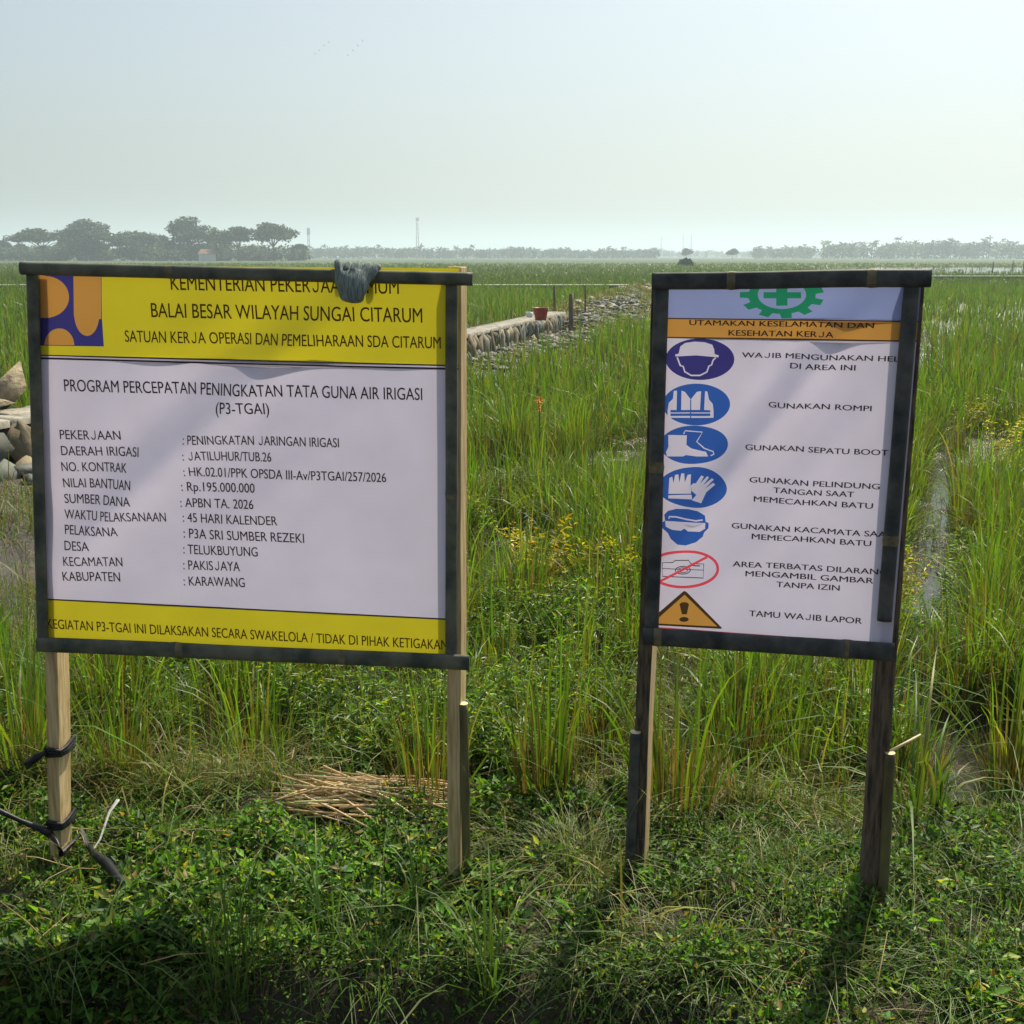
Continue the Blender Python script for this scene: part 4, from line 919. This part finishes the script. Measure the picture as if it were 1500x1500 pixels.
n0 = 60000; sg = r4.integers(0, 5, n0); PW = WALL + RIDGE[1:]; f_ = r4.random(n0); gxx = np.empty(n0); gyy = np.empty(n0)
for i in range(5):
    k = sg == i; gxx[k] = PW[i][0] + (PW[i + 1][0] - PW[i][0]) * f_[k]; gyy[k] = PW[i][1] + (PW[i + 1][1] - PW[i][1]) * f_[k]
gxx += np.where(r4.random(n0) < .5, r4.uniform(-2.2, -.6, n0), r4.uniform(.3, 4.2, n0)) + np.where(sg > 2, r4.normal(0, .8, n0), 0)
dens = .42 + .2 * (sg > 2) + .75 * vnoise(gxx, gyy, .8, 61) + .3 * vnoise(gxx, gyy, 2.6, 62); k = (r4.random(n0) < dens) & (gyy > 5); gxx, gyy = gxx[k], gyy[k]; n1 = len(gxx)
V, F, C = blades(np.stack([gxx, gyy, height(gxx, gyy) - .01], -1), r4.gamma(4, .045, n1) + .04, r4.uniform(0, 6.28, n1), np.abs(r4.normal(.5, .5, n1)), .0007 * gyy + .003, 3,
    mixc(n1, GREENS + DRY, [.16, .14, .12, .1, .18, .18, .12], rg=r4), mixc(n1, TIPS + DRY[:2], [.18, .16, .16, .14, .18, .18], rg=r4), .6, .8, r4)
tag(link('bank_grass', mesh_np('bank_grass', V, F, C), M['tuft']), kind='stuff')

# ---- single tufts one can point at
PALE = [(.12, .15, .045), (.10, .15, .035), (.17, .16, .07)]; PTIP = [(.20, .22, .08), (.15, .21, .05), (.26, .24, .11)]
DG = [(.05, .11, .03), (.08, .14, .03)]; DT = [(.09, .18, .03), (.14, .2, .05)]
for k, (px, py, n_, H, sp, cb, ct, ln, ws, lab) in enumerate((
    (850, 1290, 640, .26, .12, PTIP, [(.28, .31, .13), (.22, .28, .09), (.34, .33, .17)], .7, .0021, 'pale fine leaved grass tuft beside the left post of the safety board'),
    (775, 1260, 300, .22, .12, PTIP, PTIP, .9, .0018, 'smaller pale grass tuft left of the fine leaved tuft'),
    (345, 1500, 120, .42, .10, DG, DT, .3, .0032, 'tall thin grass tuft at the bottom edge below the notice board'),
    (715, 1450, 46, .40, .05, DG, DT, .35, .006, 'bright green grass clump with broad blades at the bottom centre'),
    (1010, 1420, 130, .24, .14, DG, PTIP, .9, .0026, 'drooping grass tuft on the bank under the safety board'),
    (1430, 1450, 260, .24, .2, DG, DT, .8, .0020, 'dense soft grass tuft at the bottom right corner'),
    (1335, 1300, 300, .22, .16, PALE, DT, .8, .0020, 'fine grass tuft right of the dark right post'),
    (1190, 1440, 120, .22, .12, PALE, PTIP, .9, .0026, 'straw coloured grass tuft in the shadow of the right post'),
    (1130, 1300, 260, .2, .18, DG, DT, .8, .0020, 'low green grass tuft between the two posts of the safety board'),
    (1345, 1215, 50, .52, .08, GREENS, TIPS, .45, .009, 'bright green broad bladed clump right of the dark right post'),
    (1480, 1330, 200, .24, .15, DG, DT, .7, .0022, 'green grass tuft at the right edge of the bank'),
    (480, 1400, 30, .34, .05, DG, DT, .35, .005, 'sparse dark green grass clump below the notice board'),
    (610, 1340, 24, .33, .04, DG, DT, .6, .006, 'leaning grass clump left of the notice board right post'),
    (20, 1290, 120, .24, .12, PALE, PTIP, .6, .0024, 'dry yellow grass tuft left of the left post'),
    (120, 1440, 90, .3, .14, DG, DT, .7, .003, 'ragged dark grass tuft hanging over the shaded edge at the bottom left'),
    (560, 1470, 110, .3, .14, DG, DT, .7, .0028, 'loose grass tuft at the bottom edge left of the bright green clump'),
    (880, 1440, 150, .28, .16, DG, DT, .9, .0024, 'drooping dark grass tuft at the bottom edge below the left post of the safety board'),
    (930, 1370, 36, .2, .08, [(.25, .2, .05)], [(.3, .3, .06)], .8, .006, 'yellowing grass clump in front of the safety board left post'))):
    p = ground_at(px, py); o = link('grass_tuft', to_mesh('grass_tuft', tuft_np(np.random.default_rng(400 + k), n_, H, sp, cb, ct, ln, ws), 'tuft')); o.location = p; tag(o, lab, 'grass tuft')
# ---- heap of straw
p = ground_at(540, 1205); st = np.random.default_rng(6); n_ = 105
A = Acc()
for k in range(n_):
    L = st.uniform(.2, .46); a = st.normal(-.25 if k % 3 else .35, .38); c0 = np.array([st.normal(.04, .085), st.normal(.0, .04), st.uniform(.0, .06)])
    d = np.array([math.cos(a), math.sin(a) * .5 - .1, st.normal(-.04, .05)]); q = [c0 - d * L / 2, c0 + np.array([0, 0, st.normal(.006, .006)]), c0 + d * L / 2]
    tube(A, [tuple(v + np.array([-.02, 0, .03])) for v in q], [.003, .0032, .002], 5, mixc(1, [(.68, .53, .30), (.76, .62, .38), (.5, .38, .2)], [.4, .35, .25], rg=st)[0])
o = link('straw_heap', A.mesh('straw_heap'), M['straw']); o.location = p; tag(o, 'heap of dry cut straw lying on the bank under the notice board', 'straw heap')
# loose dead stems
A = Acc()
for k in range(260):
    x = st.uniform(-1.5, 1.5); yy = st.uniform(1.5, 3.4); z = Z(x, yy); L = st.uniform(.05, .22); a = st.uniform(0, 6.28); e = st.uniform(-.1, .5)
    d = np.array([math.cos(a) * math.cos(e), math.sin(a) * math.cos(e), math.sin(e)]) * L; b_ = np.array([x, yy, z + st.uniform(.01, .06)])
    tube(A, [tuple(b_), tuple(b_ + d * .5 + [0, 0, .01]), tuple(b_ + d)], [.0014, .0013, .0008], 4, mixc(1, [(.3, .22, .11), (.2, .14, .07), (.36, .3, .17)], [.4, .3, .3], rg=st)[0])
tag(link('dead_stems', A.mesh('dead_stems'), M['straw']), kind='stuff')

# ------------------------------------------------------------------ far trees
TC = [(.03, .065, .02), (.045, .08, .022), (.022, .045, .016)]
def crown_np(rg, lobes, n, size):
    """leaf clumps spread through flattened lobes: lobes = (x,y,z,rx,rz)"""
    acc = Acc(); w_ = np.array([l[3] ** 2 * l[4] for l in lobes]); w_ = w_ ** .7; w_ /= w_.sum()
    for (x, y, z, rx, rz), f in zip(lobes, w_):
        m_ = int(n * f); v = rg.normal(0, 1, (m_, 3)); v /= np.linalg.norm(v, axis=1)[:, None]; v *= (rg.uniform(.25, 1, (m_, 1)) ** .6)
        b = np.array([x, y, z]) + v * np.array([rx, rx, rz]); d = rg.normal(0, 1, (m_, 3)); d[:, 2] *= .5; d /= np.linalg.norm(d, axis=1)[:, None]
        L = size * rg.uniform(.5, 1.4, m_); acc.add(*leaves(b, d, L, L * .7, mixc(m_, TC, [.4, .3, .3], rg=rg), .1, rg))
    return acc.arr()
def tree(label, px, top, wpx, dist, kind, seed, group=None):
    rg = np.random.default_rng(seed); g = at_z(px, 380, 0); x = (px - 750) / FOC * dist / math.cos(0) * 1.0
    x = at_y(px, 372, dist).x; H = at_y(px, top, dist).z + .4; W = wpx / FOC * dist
    r_ = empty('field_tree', (x, dist, MUD)); tag(r_, label, 'tree', group)
    T = Acc(); lobes = []
    if kind == 'umbrella':
        fork = H * .38; tube(T, [(0, 0, 0), (.1, 0, fork * .5), (-.1, .1, fork)], [H * .032, H * .025, H * .022], 8)
        for k in range(9):
            a = k * 2.4 + seed; rr_ = W * .5 * rg.uniform(.25, .82); hz = H * rg.uniform(.62, .9) - rr_ / W * H * .22
            e = (math.cos(a) * rr_, math.sin(a) * rr_, hz); tube(T, [(-.1, .1, fork * .95), (e[0] * .45, e[1] * .45, fork + (hz - fork) * .6), e], [H * .015, H * .01, H * .004], 6)
            lobes.append((e[0], e[1], hz + H * .02, W * rg.uniform(.16, .25), H * rg.uniform(.06, .12)))
        lobes.append((rg.uniform(-.1, .1) * W, 0, H * .9, W * .2, H * .09)); nl, sz = 4200, .95
    else:
        fork = H * .25; tube(T, [(0, 0, 0), (.1, 0, fork), (0, .1, H * .7)], [H * .035, H * .028, H * .008], 8)
        for k in range(12):
            a = k * 2.4 + seed; rr_ = W * .5 * rg.uniform(.15, .78); hz = H * rg.uniform(.22, .86); rr_ *= 1 - .5 * max(0, hz / H - .6) / .3
            e = (math.cos(a) * rr_, math.sin(a) * rr_, hz); tube(T, [(0, 0, fork), (e[0] * .5, e[1] * .5, hz * .8), e], [H * .013, H * .008, H * .003], 6)
            lobes.append((e[0], e[1], hz, W * rg.uniform(.16, .27), H * rg.uniform(.09, .16)))
        lobes.append((0, 0, H * .88, W * .2, H * .11)); nl, sz = 6500, 1.0
    link('trunk', T.mesh('trunk', True, False), M['bark'], r_)
    link('crown', to_mesh('crown', crown_np(rg, lobes, nl, sz), 'tree'), None, r_)
TREES = [(6, 352, 34, 470, 'round', 'rounded hazy tree at the left edge of the far tree row'), (62, 334, 92, 420, 'umbrella', 'broad flat topped umbrella tree, leftmost in the far tree row'),
    (126, 320, 72, 430, 'round', 'tall round crowned tree second in the far tree row'), (156, 337, 66, 425, 'umbrella', 'lower umbrella tree touching the tall round tree at the left'),
    (204, 339, 72, 440, 'round', 'low wide bushy tree in the dip of the far tree row'), (278, 316, 88, 425, 'round', 'tallest dense tree in the middle of the far tree row'),
    (314, 342, 54, 445, 'round', 'small dark tree just right of the tallest dense tree'), (350, 331, 62, 420, 'umbrella', 'layered open tree left of the rightmost umbrella tree'),
    (401, 326, 72, 415, 'umbrella', 'open umbrella tree on a bare trunk, rightmost in the far tree row'), (438, 358, 24, 440, 'round', 'small bush like tree right of the rightmost umbrella tree'),
    (30, 357, 22, 500, 'round', 'small pale tree between the left edge and the umbrella tree'), (95, 352, 40, 460, 'round', 'shadowy tree filling the gap under the left umbrella tree'), (238, 345, 46, 455, 'round', 'grey leafed tree left of the tallest dense tree')]
for k, (px, top, wpx, dist, kd, lab) in enumerate(TREES): tree(lab, px, top, wpx, dist, kd, 500 + k, 'trees in the far left row')
tree('tiny lone tree with two crowns standing out in the far field', 1006, 365, 14, 620, 'umbrella', 601); tree('small round lone tree out in the far field right of the two crowned one', 1073, 365, 16, 600, 'umbrella', 602)
tree('small bush on the field just above the safety board top bar', 1005, 387, 7, 190, 'round', 603)
# undergrowth below the left tree row
A = Acc(); r5 = np.random.default_rng(9)
for k in range(120):
    px = r5.uniform(-30, 455); d_ = r5.uniform(430, 470); x = at_y(px, 375, d_).x; h_ = r5.uniform(2, 7)
    A.add(*place(crown_np(r5, [(0, 0, h_ * .5, h_ * .9, h_ * .5)], 240, 1.1), x, d_, MUD, 0, 1))
tag(link('thicket_foliage', A.mesh('thicket_foliage'), M['tree']), kind='stuff')
# the far wood along the horizon
A = Acc()
def band(px0, px1, top0, top1, dist, step, palm):
    px = px0
    while px < px1:
        d_ = dist * r5.uniform(.94, 1.08); x = at_y(px, 375, d_).x; f = (px - px0) / (px1 - px0); tp = top0 + (top1 - top0) * f + r5.normal(0, 1.2) + 1.5 * math.sin(px * .09) + 1.2 * math.sin(px * .031)
        H = max(3, at_y(px, tp, d_).z + .4); 
        if r5.random() < palm:
            T = Acc(); H *= r5.uniform(1.0, 1.25); tube(T, [(0, 0, 0), (H * .03, 0, H * .5), (0, 0, H * .9)], [.3, .25, .22], 5); V, F, C = T.arr(); A.add(*place((V, F, C + np.array([.06, .05, .04])), x, d_, MUD, 0, 1))
            n_ = 14; th = r5.uniform(0, 6.28, n_); el = r5.uniform(-.5, .8, n_); d3 = np.stack([np.cos(th) * np.cos(el), np.sin(th) * np.cos(el), np.sin(el)], -1)
            V, F, C = leaves(np.tile([[x, d_, H * .9 + MUD]], (n_, 1)), d3, r5.uniform(2.5, 4, n_), np.full(n_, 1.1), mixc(n_, TC, [.4, .3, .3], rg=r5), .1, r5); A.add(V, F, C)
        else:
            wd = H * r5.uniform(.5, 1.0); A.add(*place(crown_np(r5, [(0, 0, H * .45, wd * .5, H * .45), (wd * .3, 0, H * .7, wd * .3, H * .25)], 130, 1.9), x, d_, MUD, 0, 1))
        px += step * r5.uniform(.5, 1.4)
band(440, 960, 362, 366, 850, 3.0, .13); band(940, 1215, 368, 366, 1350, 3, .1); band(1105, 1190, 363, 361, 800, 4, .05); band(1205, 1540, 356, 352, 720, 3.2, .2); band(-40, 470, 367, 366, 900, 5, .1)
tag(link('treeline', A.mesh('treeline'), M['tree']), kind='stuff')
# masts, houses, birds
def mast(label, px, top, dist, wid, head=0):
    x = at_y(px, 375, dist).x; H = at_y(px, top, dist).z; o = empty('lattice_tower', (x, dist, MUD)); tag(o, label, 'tower')
    A = Acc(); ns = max(6, int(H / 4))
    for i in range(4):
        sx, sy = ((-1, -1), (1, -1), (1, 1), (-1, 1))[i]; tube(A, [(sx * wid / 2, sy * wid / 2, 0), (sx * wid * .22, sy * wid * .22, H)], wid * .09, 5)
    for k in range(ns):
        z0, z1 = H * k / ns, H * (k + 1) / ns; w0, w1 = wid / 2 * (1 - .56 * z0 / H), wid / 2 * (1 - .56 * z1 / H)
        for (a0, a1) in (((-1, -1), (1, -1)), ((1, -1), (1, 1)), ((1, 1), (-1, 1)), ((-1, 1), (-1, -1))):
            tube(A, [(a0[0] * w0, a0[1] * w0, z0), (a1[0] * w1, a1[1] * w1, z1)], wid * .045, 4)
    link('lattice_frame', A.mesh('lattice_frame', False, False), M['steel'], o)
    if head:
        A = Acc()
        for k in range(3): t = k * 2.1; tube(A, [(math.cos(t) * wid * .5, math.sin(t) * wid * .5, H - head), (math.cos(t) * wid * .5, math.sin(t) * wid * .5, H)], wid * .22, 6)
        link('antenna', A.mesh('antenna', True, False), M['steel'], o)
mast('tall lattice tower rising from the distant treeline', 612, 318, 1050, 2.6, 3); mast('slim tower with a thick head right of the left tree row', 453, 333, 900, 2.0, 5)
mast('short faint mast, leftmost of the three above the safety board', 968, 346, 1500, 1.4); mast('faint mast, middle of the three above the safety board', 1000, 342, 1500, 1.2); mast('faint mast, rightmost of the three above the safety board', 1012, 343, 1500, 1.6)
for px, dist, wd, lab in ((635, 900, 9, 'small white house in the distant treeline right of the tall tower'), (316, 430, 5, 'small pale hut under the left tree row'), (1283, 840, 10, 'small pale house before the right treeline')):
    x = at_y(px, 375, dist).x; o = empty('small_house', (x, dist - 12, MUD)); tag(o, lab, 'house')
    bm = bmesh.new(); bm_box(bm, (0, 0, 1.3), (wd, 5, 2.6)); bm_obj('wall', bm, M['plaster'], o)
    bm = bmesh.new(); vs = [bm.verts.new(v) for v in ((-wd * .56, -3, 2.6), (wd * .56, -3, 2.6), (wd * .56, 3, 2.6), (-wd * .56, 3, 2.6), (-wd * .5, 0, 4.3), (wd * .5, 0, 4.3))]
    for f in ((0, 1, 5, 4), (2, 3, 4, 5), (3, 0, 4), (1, 2, 5), (3, 2, 1, 0)): bm.faces.new([vs[i] for i in f])
    bm_obj('roof', bm, M['roof'], o)
bme = bpy.data.meshes.new('bird')
bme.from_pydata([(0, .16, 0), (.035, 0, .02), (0, -.2, 0), (-.035, 0, .02), (0, 0, -.03), (.3, -.02, .11), (.12, .06, .05), (.12, -.06, .05), (-.3, -.02, .11), (-.12, .06, .05), (-.12, -.06, .05)], [],
                [(0, 1, 3), (1, 2, 3), (0, 4, 1), (0, 3, 4), (2, 1, 4), (2, 4, 3), (1, 6, 5), (1, 5, 7), (3, 8, 9), (3, 10, 8)]); bme.update(); bme.materials.append(M['bird'])
for px, py in ((462, 79), (468, 74), (475, 67), (482, 62), (510, 81), (517, 74), (524, 67), (531, 60)):
    p = at_y(px, py, 190); o = link('flying_bird', bme); o.location = p; o.rotation_euler = (0, 0, 1.1); tag(o, 'tiny dark bird flying in one of two slanting lines high in the sky', 'bird', 'birds flying in two lines')

# thin posts standing in the flooded plot at the far right
for k in range(14):
    x = 50 + k * 5.2 + random.uniform(-1.5, 1.5); yy = random.uniform(114, 150); A = Acc(); tube(A, [(0, 0, -.1), (.03, 0, .7), (0, 0, 1.3)], [.07, .06, .05], 5)
    o = link('field_post', A.mesh('field_post', False, False), M['pole_wood']); o.location = (x, yy, MUD); tag(o, 'thin dark post standing in the flooded plot at the far right', 'post', 'posts in the flooded plot')

# ------------------------------------------------------------------ haze
HZ = .0007
bm = bmesh.new(); bm_box(bm, (0, 3470, 34.3), (10400, 7300, 72.0)); hz = bm_obj('haze', bm, None); tag(hz, kind='stuff')
hm = bpy.data.materials.new('haze_air'); hm.use_nodes = True; hn = hm.node_tree.nodes; hn.clear(); ho = hn.new('ShaderNodeOutputMaterial'); pv = hn.new('ShaderNodeVolumePrincipled')
pv.inputs['Color'].default_value = (.74, .88, 1, 1); pv.inputs['Density'].default_value = HZ; pv.inputs['Anisotropy'].default_value = .35
hm.node_tree.links.new(pv.outputs[0], ho.inputs['Volume']); hz.data.materials.append(hm)
